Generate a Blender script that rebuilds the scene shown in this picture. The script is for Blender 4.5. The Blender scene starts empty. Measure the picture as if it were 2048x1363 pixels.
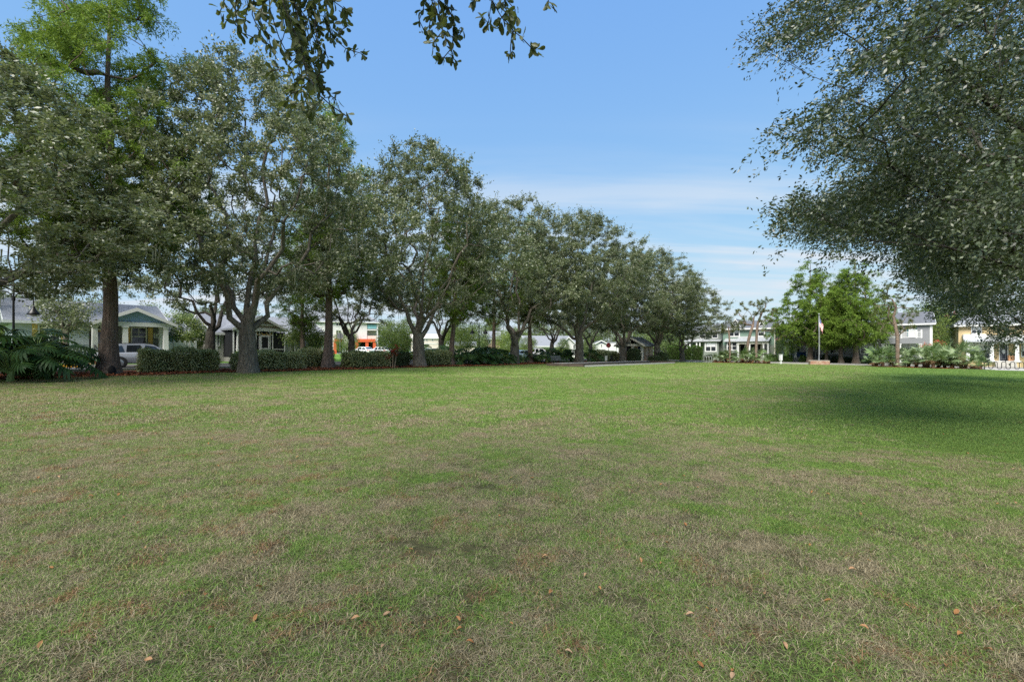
import bpy, math, random
import numpy as np
from math import sin, cos, pi, radians
from mathutils import Vector, Matrix

# ------------------------------------------------------------------ camera, sky, sun, exposure
SC = bpy.context.scene
COL = SC.collection
F, HY, CH = 930.0, 700.0, 1.4          # focal length (photo px), horizon row, eye height

cam = bpy.data.cameras.new('camera')
cam.sensor_width = 36.0
cam.lens = 36.0 * F / 2048.0
cam.shift_y = (HY - 681.5) / 2048.0
cam.clip_start = 0.05
cam.clip_end = 3000
camo = bpy.data.objects.new('camera', cam)
camo.location = (0, 0, CH)
camo.rotation_euler = (radians(90), 0, 0)
COL.objects.link(camo)
SC.camera = camo

SUN_EL, SUN_AZ = radians(51), radians(204)     # azimuth clockwise from +Y: sun behind the camera, to the left
world = bpy.data.worlds.new('World')
SC.world = world
world.use_nodes = True
wn, wl = world.node_tree.nodes, world.node_tree.links
wn.clear()
w_out = wn.new('ShaderNodeOutputWorld')
w_bg = wn.new('ShaderNodeBackground')
w_sky = wn.new('ShaderNodeTexSky')
w_sky.sky_type = 'NISHITA'
w_sky.sun_disc = False
w_sky.sun_elevation = SUN_EL
w_sky.sun_rotation = SUN_AZ
w_sky.air_density = 1.25
w_sky.dust_density = 0.6
w_sky.ozone_density = 2.2
w_bg.inputs['Strength'].default_value = 0.12
# thin streaks of cirrus: noise on the direction projected onto a high flat layer
w_tc = wn.new('ShaderNodeTexCoord')
w_sep = wn.new('ShaderNodeSeparateXYZ')
wl.new(w_tc.outputs['Generated'], w_sep.inputs[0])
def wmath(op, a, b=None, c=None, clamp=False):
    n = wn.new('ShaderNodeMath'); n.operation = op; n.use_clamp = clamp
    for i, v in enumerate((a, b, c)):
        if v is None: continue
        if isinstance(v, (int, float)): n.inputs[i].default_value = v
        else: wl.new(v, n.inputs[i])
    return n.outputs[0]
w_zc = wmath('ADD', wmath('MAXIMUM', w_sep.outputs[2], 0.0), 0.10)
w_u = wmath('DIVIDE', w_sep.outputs[0], w_zc)
w_v = wmath('DIVIDE', w_sep.outputs[1], w_zc)
w_cmb = wn.new('ShaderNodeCombineXYZ')
wl.new(wmath('MULTIPLY', w_u, 0.42), w_cmb.inputs[0])
wl.new(wmath('MULTIPLY', w_v, 1.15), w_cmb.inputs[1])
w_n1 = wn.new('ShaderNodeTexNoise')
w_n1.inputs['Scale'].default_value = 1.15
w_n1.inputs['Detail'].default_value = 7
w_n1.inputs['Roughness'].default_value = 0.55
w_n1.inputs['Distortion'].default_value = 0.35
wl.new(w_cmb.outputs[0], w_n1.inputs['Vector'])
w_mr = wn.new('ShaderNodeMapRange'); w_mr.interpolation_type = 'SMOOTHSTEP'
w_mr.inputs['From Min'].default_value = 0.40
w_mr.inputs['From Max'].default_value = 0.66
wl.new(w_n1.outputs['Fac'], w_mr.inputs['Value'])
w_hz = wn.new('ShaderNodeMapRange'); w_hz.interpolation_type = 'SMOOTHSTEP'      # cirrus lies low round the sky
w_hz.inputs['From Min'].default_value = 0.46
w_hz.inputs['From Max'].default_value = 0.16
wl.new(w_sep.outputs[2], w_hz.inputs['Value'])
w_cmb2 = wn.new('ShaderNodeCombineXYZ')
wl.new(wmath('MULTIPLY', w_u, 0.30), w_cmb2.inputs[0]); wl.new(wmath('MULTIPLY', w_v, 3.2), w_cmb2.inputs[1]); w_cmb2.inputs[2].default_value = 4.3
w_n2 = wn.new('ShaderNodeTexNoise'); w_n2.inputs['Scale'].default_value = 0.9; w_n2.inputs['Detail'].default_value = 6; w_n2.inputs['Distortion'].default_value = 0.2
wl.new(w_cmb2.outputs[0], w_n2.inputs['Vector'])
w_mr2 = wn.new('ShaderNodeMapRange'); w_mr2.interpolation_type = 'SMOOTHSTEP'; w_mr2.inputs['From Min'].default_value = 0.47; w_mr2.inputs['From Max'].default_value = 0.66
wl.new(w_n2.outputs['Fac'], w_mr2.inputs['Value'])
w_cl = wmath('ADD', wmath('MULTIPLY', w_mr.outputs[0], 0.75), wmath('MULTIPLY', w_mr2.outputs[0], 0.6), clamp=True)
w_fac = wmath('MULTIPLY', w_cl, w_hz.outputs[0])
w_mix = wn.new('ShaderNodeMixRGB')
w_mix.inputs['Color2'].default_value = (2.75, 3.0, 3.3, 1)
wl.new(w_fac, w_mix.inputs['Fac'])
# even out the sky the way thin high haze does: the blue stays level, red and green rise gently to the horizon
w_s3 = wn.new('ShaderNodeSeparateColor'); wl.new(w_sky.outputs[0], w_s3.inputs[0])
w_c3 = wn.new('ShaderNodeCombineColor')
for i_, (k_, g_) in enumerate(((0.73, 0.64), (1.25, 0.44), (2.9, 0.08))):
    wl.new(wmath('MULTIPLY', wmath('POWER', w_s3.outputs[i_], g_), k_), w_c3.inputs[i_])
wl.new(w_c3.outputs[0], w_mix.inputs['Color1'])
wl.new(w_mix.outputs[0], w_bg.inputs['Color'])
wl.new(w_bg.outputs[0], w_out.inputs['Surface'])

sun = bpy.data.lights.new('sun', 'SUN')
sun.energy = 3.35
sun.angle = radians(34)                          # sun behind thin high cloud
sun.color = (1.0, 0.955, 0.88)
suno = bpy.data.objects.new('sun', sun)
sd = Vector((sin(SUN_AZ) * cos(SUN_EL), cos(SUN_AZ) * cos(SUN_EL), sin(SUN_EL)))
suno.rotation_euler = sd.to_track_quat('Z', 'Y').to_euler()
suno.location = (10, -20, 40)
COL.objects.link(suno)

SC.view_settings.view_transform = 'Standard'
SC.view_settings.look = 'None'
SC.view_settings.gamma = 1
SC.view_settings.exposure = 1.2
SC.cycles.max_bounces = 8
SC.cycles.diffuse_bounces = 5
SC.cycles.glossy_bounces = 2
SC.cycles.transmission_bounces = 5
SC.cycles.use_denoising = False
SC.cycles.transparent_max_bounces = 6

# ------------------------------------------------------------------ frame of the place
TH = radians(51.7)
UX, UY = cos(TH), sin(TH)                        # s runs along the park, t runs across it (to the right)
def st(s, t): return (UX * s + UY * t, UY * s - UX * t)
def to_st(x, y): return (UX * x + UY * y, UY * x - UX * y)
def gz(x, y=0): return -0.012 * max(-150.0, min(150.0, x))
def onray(px, Y): return ((px - 1024.0) / F * Y, Y)
def ground(px, Y, dz=0.0):
    x, y = onray(px, Y); return Vector((x, y, gz(x) + dz))
def at(px, py, Y): return Vector(((px - 1024.0) / F * Y, Y, CH + (HY - py) / F * Y))
def ray_s(px, s):                                # point of a pixel column on the line s = const
    k = (px - 1024.0) / F
    t = (k * UY * s - UX * s) / (UY + k * UX)
    return st(s, t)
def ray_t(px, t):
    k = (px - 1024.0) / F
    s = (-k * UX * t - UY * t) / (UX - k * UY)
    return st(s, t)

# ------------------------------------------------------------------ materials
MATS = {}
def srgb(r, g, b, m=1.0):
    f = lambda c: ((c / 255.0 + 0.055) / 1.055) ** 2.4 if c > 10 else c / 255.0 / 12.92
    return (f(r) * m, f(g) * m, f(b) * m)
def node_mat(name):
    m = bpy.data.materials.new(name); m.use_nodes = True
    nt = m.node_tree; nt.nodes.clear()
    out = nt.nodes.new('ShaderNodeOutputMaterial')
    b = nt.nodes.new('ShaderNodeBsdfPrincipled')
    nt.links.new(b.outputs[0], out.inputs[0])
    MATS[name] = m
    return m, nt, b, out
def ramp(nt, stops):
    r = nt.nodes.new('ShaderNodeValToRGB')
    e = r.color_ramp.elements
    while len(e) < len(stops): e.new(0.5)
    for el, (p, c) in zip(e, stops):
        el.position = p; el.color = (*c, 1)
    return r
def noise(nt, vec, scale, detail=4, rough=0.55, dist=0.0):
    n = nt.nodes.new('ShaderNodeTexNoise')
    n.inputs['Scale'].default_value = scale; n.inputs['Detail'].default_value = detail
    n.inputs['Roughness'].default_value = rough; n.inputs['Distortion'].default_value = dist
    if vec is not None: nt.links.new(vec, n.inputs['Vector'])
    return n
def mth(nt, op, a, b=None, clamp=False):
    n = nt.nodes.new('ShaderNodeMath'); n.operation = op; n.use_clamp = clamp
    for i, v in enumerate((a, b)):
        if v is None: continue
        if isinstance(v, (int, float)): n.inputs[i].default_value = v
        else: nt.links.new(v, n.inputs[i])
    return n.outputs[0]
def mixc(nt, fac, a, b):
    n = nt.nodes.new('ShaderNodeMixRGB')
    for i, v in zip(('Fac', 'Color1', 'Color2'), (fac, a, b)):
        if isinstance(v, (int, float)): n.inputs[i].default_value = v
        elif isinstance(v, tuple): n.inputs[i].default_value = (*v, 1)
        else: nt.links.new(v, n.inputs[i])
    return n.outputs[0]
def maprange(nt, v, a, b, lo=0.0, hi=1.0, smooth=True):
    n = nt.nodes.new('ShaderNodeMapRange')
    if smooth: n.interpolation_type = 'SMOOTHSTEP'
    n.inputs['From Min'].default_value = a; n.inputs['From Max'].default_value = b
    n.inputs['To Min'].default_value = lo; n.inputs['To Max'].default_value = hi
    nt.links.new(v, n.inputs['Value'])
    return n.outputs[0]
def plain(name, c, rough=0.6, var=0.12, scale=3.0, bump=0.0, bscale=30.0, metal=0.0, spec=0.4, lines=None):
    """painted, stone or wood surface: colour with uneven weathering and fine relief; lines = board height"""
    m, nt, b, out = node_mat(name)
    tc = nt.nodes.new('ShaderNodeTexCoord')
    n = noise(nt, tc.outputs['Object'], scale, 5)
    lo = tuple(x * (1 - var) for x in c); hi = tuple(min(1, x * (1 + var)) for x in c)
    r = ramp(nt, [(0.3, lo), (0.7, hi)])
    nt.links.new(n.outputs['Fac'], r.inputs[0])
    nt.links.new(r.outputs[0], b.inputs['Base Color'])
    b.inputs['Roughness'].default_value = rough
    b.inputs['Metallic'].default_value = metal
    b.inputs['Specular IOR Level'].default_value = spec
    h = None
    if lines:
        sp = nt.nodes.new('ShaderNodeSeparateXYZ'); nt.links.new(tc.outputs['Object'], sp.inputs[0])
        h = mth(nt, 'FRACT', mth(nt, 'DIVIDE', sp.outputs[2], lines))
    if bump:
        n2 = noise(nt, tc.outputs['Object'], bscale, 4)
        h2 = mth(nt, 'MULTIPLY', n2.outputs['Fac'], bump)
        h = mth(nt, 'ADD', h, h2) if h else h2
    if h:
        bp = nt.nodes.new('ShaderNodeBump')
        bp.inputs['Strength'].default_value = 0.6; bp.inputs['Distance'].default_value = 0.03
        nt.links.new(h, bp.inputs['Height']); nt.links.new(bp.outputs[0], b.inputs['Normal'])
    return m
def leafm(name, stops, rough=0.45, trans=0.3, spec=0.4, worldvar=0.0):
    """leaves: every leaf takes its own colour from the ramp; part of the light passes through"""
    m, nt, b, out = node_mat(name)
    g = nt.nodes.new('ShaderNodeNewGeometry')
    r = ramp(nt, stops)
    r.color_ramp.interpolation = 'LINEAR'
    v = g.outputs['Random Per Island']
    oi = nt.nodes.new('ShaderNodeObjectInfo')
    v = mth(nt, 'ADD', mth(nt, 'MULTIPLY', v, 0.8), mth(nt, 'MULTIPLY', oi.outputs['Random'], 0.2))
    if worldvar:
        n = noise(nt, g.outputs['Position'], 0.55, 2)
        v = mth(nt, 'ADD', v, mth(nt, 'MULTIPLY', mth(nt, 'SUBTRACT', n.outputs['Fac'], 0.5), worldvar), clamp=True)
    nt.links.new(v, r.inputs[0])
    nt.links.new(r.outputs[0], b.inputs['Base Color'])
    b.inputs['Roughness'].default_value = rough
    b.inputs['Specular IOR Level'].default_value = spec
    t = nt.nodes.new('ShaderNodeBsdfTranslucent')
    nt.links.new(mixc(nt, 0.35, r.outputs[0], (0.22, 0.30, 0.03)), t.inputs['Color'])
    mx = nt.nodes.new('ShaderNodeMixShader'); mx.inputs[0].default_value = trans
    nt.links.new(b.outputs[0], mx.inputs[1]); nt.links.new(t.outputs[0], mx.inputs[2])
    nt.links.new(mx.outputs[0], out.inputs[0])
    return m
def barkm(name, lo, hi, stretch=0.25, sc=9.0):
    m, nt, b, out = node_mat(name)
    tc = nt.nodes.new('ShaderNodeTexCoord')
    mp = nt.nodes.new('ShaderNodeMapping'); mp.inputs['Scale'].default_value = (1, 1, stretch)
    nt.links.new(tc.outputs['Object'], mp.inputs[0])
    n = noise(nt, mp.outputs[0], sc, 6, 0.65, 0.4)
    v = nt.nodes.new('ShaderNodeTexVoronoi'); v.inputs['Scale'].default_value = sc * 2.2
    nt.links.new(mp.outputs[0], v.inputs['Vector'])
    n2 = noise(nt, tc.outputs['Object'], 1.4, 3)
    r = ramp(nt, [(0.3, lo), (0.72, hi)])
    nt.links.new(n.outputs['Fac'], r.inputs[0])
    c = mixc(nt, maprange(nt, n2.outputs['Fac'], 0.5, 0.72, 0, 0.5), r.outputs[0], (0.19, 0.19, 0.15))
    nt.links.new(c, b.inputs['Base Color'])
    b.inputs['Roughness'].default_value = 0.9
    b.inputs['Specular IOR Level'].default_value = 0.15
    bp = nt.nodes.new('ShaderNodeBump'); bp.inputs['Strength'].default_value = 0.9; bp.inputs['Distance'].default_value = 0.06
    nt.links.new(mth(nt, 'ADD', v.outputs['Distance'], n.outputs['Fac']), bp.inputs['Height'])
    nt.links.new(bp.outputs[0], b.inputs['Normal'])
    return m

barkm('oak_bark', (0.075, 0.062, 0.05), (0.235, 0.205, 0.165))
barkm('dark_bark', (0.03, 0.026, 0.022), (0.10, 0.088, 0.074))
barkm('cypress_bark', (0.10, 0.072, 0.056), (0.27, 0.20, 0.16), 0.08, 12)
barkm('pine_bark', (0.12, 0.085, 0.065), (0.30, 0.22, 0.17), 0.4, 7)
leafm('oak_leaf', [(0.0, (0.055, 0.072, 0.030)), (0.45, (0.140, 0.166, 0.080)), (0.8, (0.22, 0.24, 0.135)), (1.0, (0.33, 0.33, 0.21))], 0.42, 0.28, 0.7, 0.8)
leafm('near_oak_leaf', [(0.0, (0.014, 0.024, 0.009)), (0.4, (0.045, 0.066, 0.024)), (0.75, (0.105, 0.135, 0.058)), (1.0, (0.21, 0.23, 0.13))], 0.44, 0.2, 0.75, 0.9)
leafm('overhead_leaf', [(0.0, (0.05, 0.065, 0.022)), (0.6, (0.100, 0.118, 0.040)), (1.0, (0.16, 0.16, 0.060))], 0.45, 0.32, 0.4)
leafm('cypress_leaf', [(0.0, (0.075, 0.135, 0.018)), (0.5, (0.160, 0.255, 0.038)), (1.0, (0.28, 0.37, 0.070))], 0.6, 0.36, 0.2, 0.5)
leafm('pine_needle', [(0.0, (0.05, 0.075, 0.02)), (0.6, (0.12, 0.15, 0.045)), (1.0, (0.26, 0.20, 0.08))], 0.6, 0.2, 0.2)
leafm('light_leaf', [(0.0, (0.08, 0.125, 0.025)), (0.5, (0.18, 0.25, 0.055)), (1.0, (0.30, 0.36, 0.10))], 0.5, 0.35, 0.35, 0.5)
leafm('magnolia_leaf', [(0.0, (0.085, 0.14, 0.03)), (0.6, (0.20, 0.265, 0.07)), (1.0, (0.34, 0.36, 0.14))], 0.4, 0.25, 0.45, 0.4)
leafm('far_leaf', [(0.0, (0.065, 0.10, 0.033)), (0.5, (0.14, 0.19, 0.065)), (1.0, (0.23, 0.28, 0.115))], 0.6, 0.3, 0.2, 0.7)
leafm('hedge_leaf', [(0.0, (0.11, 0.15, 0.04)), (0.3, (0.26, 0.30, 0.105)), (0.6, (0.48, 0.50, 0.25)), (1.0, (0.66, 0.66, 0.44))], 0.45, 0.3, 0.4)
leafm('green_hedge_leaf', [(0.0, (0.035, 0.08, 0.012)), (0.6, (0.09, 0.17, 0.025)), (1.0, (0.18, 0.28, 0.05))], 0.45, 0.25, 0.4)
leafm('dark_shrub_leaf', [(0.0, (0.016, 0.03, 0.013)), (0.6, (0.045, 0.075, 0.028)), (1.0, (0.10, 0.14, 0.06))], 0.4, 0.2, 0.5)
leafm('philodendron_leaf', [(0.0, (0.018, 0.048, 0.012)), (0.6, (0.040, 0.092, 0.022)), (1.0, (0.10, 0.18, 0.04))], 0.5, 0.22, 0.3)
leafm('palmetto_frond', [(0.0, (0.12, 0.18, 0.07)), (0.6, (0.24, 0.32, 0.155)), (1.0, (0.42, 0.49, 0.29))], 0.5, 0.2, 0.35)
leafm('green_palmetto_frond', [(0.0, (0.07, 0.13, 0.04)), (0.6, (0.13, 0.21, 0.07)), (1.0, (0.26, 0.34, 0.15))], 0.5, 0.22, 0.35)
leafm('dead_frond', [(0.0, (0.06, 0.034, 0.018)), (0.6, (0.14, 0.08, 0.04)), (1.0, (0.28, 0.17, 0.09))], 0.8, 0.1, 0.1)
leafm('cordyline_leaf', [(0.0, (0.10, 0.015, 0.015)), (0.6, (0.28, 0.03, 0.025)), (1.0, (0.40, 0.06, 0.05))], 0.4, 0.3, 0.4)
leafm('pink_flower', [(0.0, (0.55, 0.16, 0.18)), (1.0, (0.75, 0.38, 0.38))], 0.6, 0.3, 0.2)
leafm('red_flower', [(0.0, (0.55, 0.05, 0.04)), (1.0, (0.72, 0.16, 0.13))], 0.6, 0.3, 0.2)
leafm('moss', [(0.0, (0.11, 0.12, 0.08)), (1.0, (0.22, 0.23, 0.17))], 0.9, 0.25, 0.1)
leafm('mulch_chip', [(0.0, (0.10, 0.03, 0.014)), (0.6, (0.24, 0.075, 0.03)), (1.0, (0.38, 0.17, 0.085))], 0.9, 0.0, 0.15)
leafm('fallen_leaf', [(0.0, (0.22, 0.09, 0.03)), (0.5, (0.34, 0.17, 0.07)), (1.0, (0.42, 0.30, 0.20))], 0.7, 0.15, 0.2)

plain('mulch', (0.13, 0.046, 0.022), 0.95, 0.5, 9, 1.0, 40, spec=0.1)
plain('asphalt', (0.075, 0.075, 0.078), 0.9, 0.25, 1.2, 0.5, 60)
plain('concrete', (0.28, 0.27, 0.25), 0.85, 0.15, 1.6, 0.3, 40)
plain('pale_concrete', (0.42, 0.40, 0.36), 0.85, 0.14, 1.8, 0.3, 40)
plain('yellow_paint', (0.72, 0.34, 0.02), 0.6, 0.2, 4)
plain('timber', (0.085, 0.064, 0.05), 0.85, 0.3, 3, 0.5, 25)
plain('court_turf', (0.075, 0.085, 0.05), 0.95, 0.3, 2.5, 0.6, 50)
plain('white_paint', (0.66, 0.66, 0.645), 0.5, 0.05, 2.0)
plain('cream_paint', (0.66, 0.63, 0.55), 0.55, 0.08, 2.0)
plain('black_metal', (0.015, 0.015, 0.017), 0.4, 0.2, 4, spec=0.5)
plain('grey_metal', (0.30, 0.31, 0.32), 0.45, 0.15, 4, metal=0.6)
plain('bench_metal', (0.10, 0.105, 0.11), 0.38, 0.2, 4, spec=0.6)
plain('blue_gable', (0.27, 0.40, 0.62), 0.6, 0.06, 1.2, lines=0.16)
plain('bluegrey_siding', (0.46, 0.49, 0.55), 0.6, 0.06, 1.2, lines=0.16)
plain('porch_grey', (0.17, 0.17, 0.18), 0.6, 0.08, 1.2, lines=0.16)
plain('tan_siding', (0.36, 0.29, 0.22), 0.6, 0.07, 1.2, lines=0.18)
plain('warm_grey_siding', (0.42, 0.40, 0.38), 0.6, 0.07, 1.2, lines=0.18)
plain('brown_siding', (0.42, 0.335, 0.265), 0.6, 0.07, 1.2, lines=0.18)
plain('green_siding', (0.165, 0.25, 0.20), 0.6, 0.06, 1.0, lines=0.18)
plain('sage_siding', (0.225, 0.25, 0.22), 0.6, 0.06, 1.0, lines=0.18)
plain('grey_siding', (0.24, 0.245, 0.26), 0.6, 0.06, 1.0, lines=0.18)
plain('yellow_stucco', (0.55, 0.42, 0.235), 0.8, 0.06, 1.0, 0.3, 60)
plain('white_stucco', (0.60, 0.595, 0.585), 0.8, 0.04, 0.5, 0.2, 40)
plain('beige_stucco', (0.60, 0.53, 0.47), 0.8, 0.05, 0.5, 0.2, 40)
plain('tan_stucco', (0.56, 0.43, 0.31), 0.8, 0.07, 1.0, 0.3, 50)
plain('orange_red', (0.62, 0.10, 0.035), 0.6, 0.08, 1.0)
plain('shutter_yellow', (0.66, 0.42, 0.14), 0.5, 0.06, 2.0, lines=0.09)
plain('shutter_dark', (0.045, 0.047, 0.055), 0.5, 0.1, 2.0, lines=0.09)
plain('teal_paint', (0.02, 0.10, 0.12), 0.5, 0.1, 2.0)
plain('turquoise', (0.22, 0.46, 0.52), 0.6, 0.08, 1.0)
plain('door_navy', (0.012, 0.018, 0.035), 0.3, 0.1, 2.0, spec=0.6)
plain('door_tan', (0.42, 0.27, 0.12), 0.5, 0.1, 2.0)
plain('shingle', (0.22, 0.23, 0.255), 0.9, 0.2, 5.0, 0.4, 30, lines=0.11)
plain('dark_shingle', (0.12, 0.125, 0.14), 0.9, 0.2, 5.0, 0.4, 30, lines=0.11)
plain('pale_shingle', (0.22, 0.23, 0.25), 0.9, 0.1, 3.0, 0.4, 30, lines=0.14)
plain('metal_roof', (0.44, 0.45, 0.45), 0.4, 0.08, 1.5, metal=0.3)
plain('brick_red', (0.34, 0.17, 0.115), 0.85, 0.35, 6, 0.4, 50)
plain('brick_pale', (0.42, 0.29, 0.21), 0.85, 0.3, 6, 0.4, 50)
plain('mortar', (0.42, 0.39, 0.34), 0.9, 0.1, 4)
plain('dark_opening', (0.012, 0.012, 0.013), 0.8, 0.2, 2, spec=0.2)
plain('screen_mesh', (0.022, 0.023, 0.026), 0.7, 0.15, 2, spec=0.2)
plain('blind', (0.66, 0.68, 0.70), 0.7, 0.06, 2, lines=0.05)
plain('stop_red', (0.50, 0.012, 0.018), 0.45, 0.06, 2)
plain('flag_red', (0.58, 0.045, 0.06), 0.75, 0.06, 5)
plain('flag_blue', (0.03, 0.06, 0.24), 0.75, 0.06, 5)
plain('flag_white', (0.78, 0.76, 0.74), 0.75, 0.05, 5)
plain('tyre', (0.02, 0.02, 0.021), 0.85, 0.2, 5)
plain('silver_paint', (0.42, 0.44, 0.48), 0.25, 0.03, 2, metal=0.5, spec=0.6)
plain('white_car_paint', (0.80, 0.80, 0.80), 0.22, 0.02, 2, spec=0.6)
plain('blue_car_paint', (0.38, 0.50, 0.58), 0.22, 0.03, 2, metal=0.3, spec=0.6)
plain('dark_car_paint', (0.05, 0.055, 0.07), 0.22, 0.03, 2, metal=0.3, spec=0.6)
plain('rim', (0.45, 0.46, 0.47), 0.3, 0.05, 2, metal=0.8)
plain('tail_red', (0.42, 0.008, 0.012), 0.2, 0.05, 2, spec=0.7)
plain('lamp_clear', (0.75, 0.76, 0.78), 0.15, 0.03, 2, spec=0.8)
plain('wood_post', (0.42, 0.22, 0.11), 0.8, 0.2, 5, 0.3, 40)
plain('terracotta', (0.50, 0.27, 0.16), 0.8, 0.15, 4, 0.3, 40)
plain('cane', (0.30, 0.22, 0.15), 0.8, 0.2, 6)
plain('petiole', (0.16, 0.24, 0.07), 0.5, 0.2, 5)
plain('palm_trunk', (0.09, 0.05, 0.03), 0.95, 0.4, 14, 1.0, 30)
plain('cushion_blue', (0.02, 0.06, 0.16), 0.8, 0.15, 5)
plain('rack_paint', (0.60, 0.60, 0.60), 0.4, 0.1, 4, metal=0.3)
m, nt, b, o_ = node_mat('glass')
b.inputs['Base Color'].default_value = (0.03, 0.035, 0.042, 1)
b.inputs['Roughness'].default_value = 0.06
b.inputs['Specular IOR Level'].default_value = 0.8
m, nt, b, o_ = node_mat('car_glass')
b.inputs['Base Color'].default_value = (0.012, 0.015, 0.018, 1)
b.inputs['Roughness'].default_value = 0.05
b.inputs['Specular IOR Level'].default_value = 0.8

def lawn_mask(nt):
    """world-space patches of the lawn: how dry, how green, how rust-brown"""
    g = nt.nodes.new('ShaderNodeNewGeometry')
    sp = nt.nodes.new('ShaderNodeSeparateXYZ'); nt.links.new(g.outputs['Position'], sp.inputs[0])
    tt = mth(nt, 'SUBTRACT', mth(nt, 'MULTIPLY', sp.outputs[0], UY), mth(nt, 'MULTIPLY', sp.outputs[1], UX))
    ss = mth(nt, 'ADD', mth(nt, 'MULTIPLY', sp.outputs[0], UX), mth(nt, 'MULTIPLY', sp.outputs[1], UY))
    flat = nt.nodes.new('ShaderNodeCombineXYZ')
    nt.links.new(sp.outputs[0], flat.inputs[0]); nt.links.new(sp.outputs[1], flat.inputs[1])
    f = flat.outputs[0]
    n1 = noise(nt, f, 0.16, 3, 0.5); n2 = noise(nt, f, 0.9, 4, 0.6, 0.3); n3 = noise(nt, f, 3.2, 3, 0.6)
    dry = mth(nt, 'ADD', mth(nt, 'MULTIPLY', n1.outputs['Fac'], 0.30), mth(nt, 'MULTIPLY', n2.outputs['Fac'], 0.70))
    dry = mth(nt, 'ADD', mth(nt, 'MULTIPLY', dry, 0.62), mth(nt, 'MULTIPLY', n3.outputs['Fac'], 0.38))
    # thicker green turf under the trees on the right, coloured brighter against their shadow, worn turf in the open near end of the field
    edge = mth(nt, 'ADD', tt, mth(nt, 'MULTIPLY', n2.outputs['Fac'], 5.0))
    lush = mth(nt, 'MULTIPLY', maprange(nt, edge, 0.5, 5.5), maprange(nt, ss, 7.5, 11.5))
    worn = maprange(nt, ss, 13.0, 3.0)
    verge = mth(nt, 'MAXIMUM', maprange(nt, tt, -39.0, -40.0), maprange(nt, ss, 80.0, 80.5))
    rust = noise(nt, f, 2.6, 5, 0.65, 0.6)
    rustm = mth(nt, 'MULTIPLY', maprange(nt, rust.outputs['Fac'], 0.50, 0.68), maprange(nt, ss, 6.0, 1.0, 0.12, 1.0))
    dry_vec[0] = f
    return dry, lush, worn, verge, rustm, f, g
dry_vec = [None]
def dryness(nt, dry, lush, worn, verge):
    d = mth(nt, 'ADD', maprange(nt, dry, 0.36, 0.66), mth(nt, 'SUBTRACT', mth(nt, 'MULTIPLY', worn, 0.36), 0.27))
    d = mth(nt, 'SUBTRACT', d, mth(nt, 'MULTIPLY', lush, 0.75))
    tuft = noise(nt, dry_vec[0], 0.8, 3, 0.6, 0.4)          # greener tufts
    d = mth(nt, 'SUBTRACT', d, maprange(nt, tuft.outputs['Fac'], 0.56, 0.68, 0.0, 0.6))
    return mth(nt, 'SUBTRACT', d, verge, clamp=True)
# turf between the blades and beyond the reach of single blades
m, nt, b, o_ = node_mat('turf')
dry, lush, worn, verge, rustm, f, g = lawn_mask(nt)
d = dryness(nt, dry, lush, worn, verge)
fine = noise(nt, f, 14, 5, 0.7)
green = mixc(nt, maprange(nt, fine.outputs['Fac'], 0.3, 0.7), (0.105, 0.165, 0.036), (0.185, 0.270, 0.066))
straw = mixc(nt, maprange(nt, fine.outputs['Fac'], 0.3, 0.7), (0.165, 0.155, 0.062), (0.325, 0.300, 0.125))
c = mixc(nt, mth(nt, 'MULTIPLY', d, 0.85), green, straw)
c = mixc(nt, mth(nt, 'MULTIPLY', lush, 0.6), c, (0.115, 0.19, 0.042))  # lush turf colour lifted to offset the shadow of the right oaks
c = mixc(nt, mth(nt, 'MULTIPLY', verge, 0.8), c, (0.105, 0.215, 0.030))
c = mixc(nt, mth(nt, 'MULTIPLY', rustm, 0.6), c, (0.16, 0.085, 0.045))
soilg = nt.nodes.new('ShaderNodeSeparateXYZ'); nt.links.new(g.outputs['Position'], soilg.inputs[0])
c = mixc(nt, maprange(nt, soilg.outputs[1], 16, 5, 0.0, 0.85), c, (0.045, 0.036, 0.022))   # bare soil shows between the blades of the worn near end
nt.links.new(c, b.inputs['Base Color'])
b.inputs['Roughness'].default_value = 0.95; b.inputs['Specular IOR Level'].default_value = 0.1
bp = nt.nodes.new('ShaderNodeBump'); bp.inputs['Strength'].default_value = 0.8; bp.inputs['Distance'].default_value = 0.05
nt.links.new(fine.outputs['Fac'], bp.inputs['Height']); nt.links.new(bp.outputs[0], b.inputs['Normal'])
# blades
m, nt, b, o_ = node_mat('grass_blade')
dry, lush, worn, verge, rustm, f, g = lawn_mask(nt)
d = dryness(nt, dry, lush, worn, verge)
rnd = g.outputs['Random Per Island']
rnd2 = mth(nt, 'FRACT', mth(nt, 'MULTIPLY', rnd, 37.3))
green = mixc(nt, rnd2, (0.085, 0.165, 0.028), (0.24, 0.345, 0.070))
green = mixc(nt, lush, green, mixc(nt, rnd2, (0.085, 0.165, 0.032), (0.205, 0.315, 0.070)))  # lush blades: own green, brightened to make up for the oaks' shadow
straw = mixc(nt, rnd2, (0.17, 0.138, 0.075), (0.45, 0.38, 0.235))
rustc = mixc(nt, rnd2, (0.15, 0.082, 0.036), (0.42, 0.255, 0.125))
isdry = maprange(nt, mth(nt, 'SUBTRACT', mth(nt, 'MULTIPLY', d, 1.12), rnd), -0.03, 0.03)
c = mixc(nt, isdry, green, straw)
isrust = maprange(nt, mth(nt, 'SUBTRACT', mth(nt, 'MULTIPLY', rustm, 0.62), mth(nt, 'FRACT', mth(nt, 'MULTIPLY', rnd, 91.7))), -0.02, 0.02)
c = mixc(nt, isrust, c, rustc)
nt.links.new(c, b.inputs['Base Color'])
b.inputs['Roughness'].default_value = 0.55; b.inputs['Specular IOR Level'].default_value = 0.3
t = nt.nodes.new('ShaderNodeBsdfTranslucent'); nt.links.new(c, t.inputs['Color'])
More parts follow.
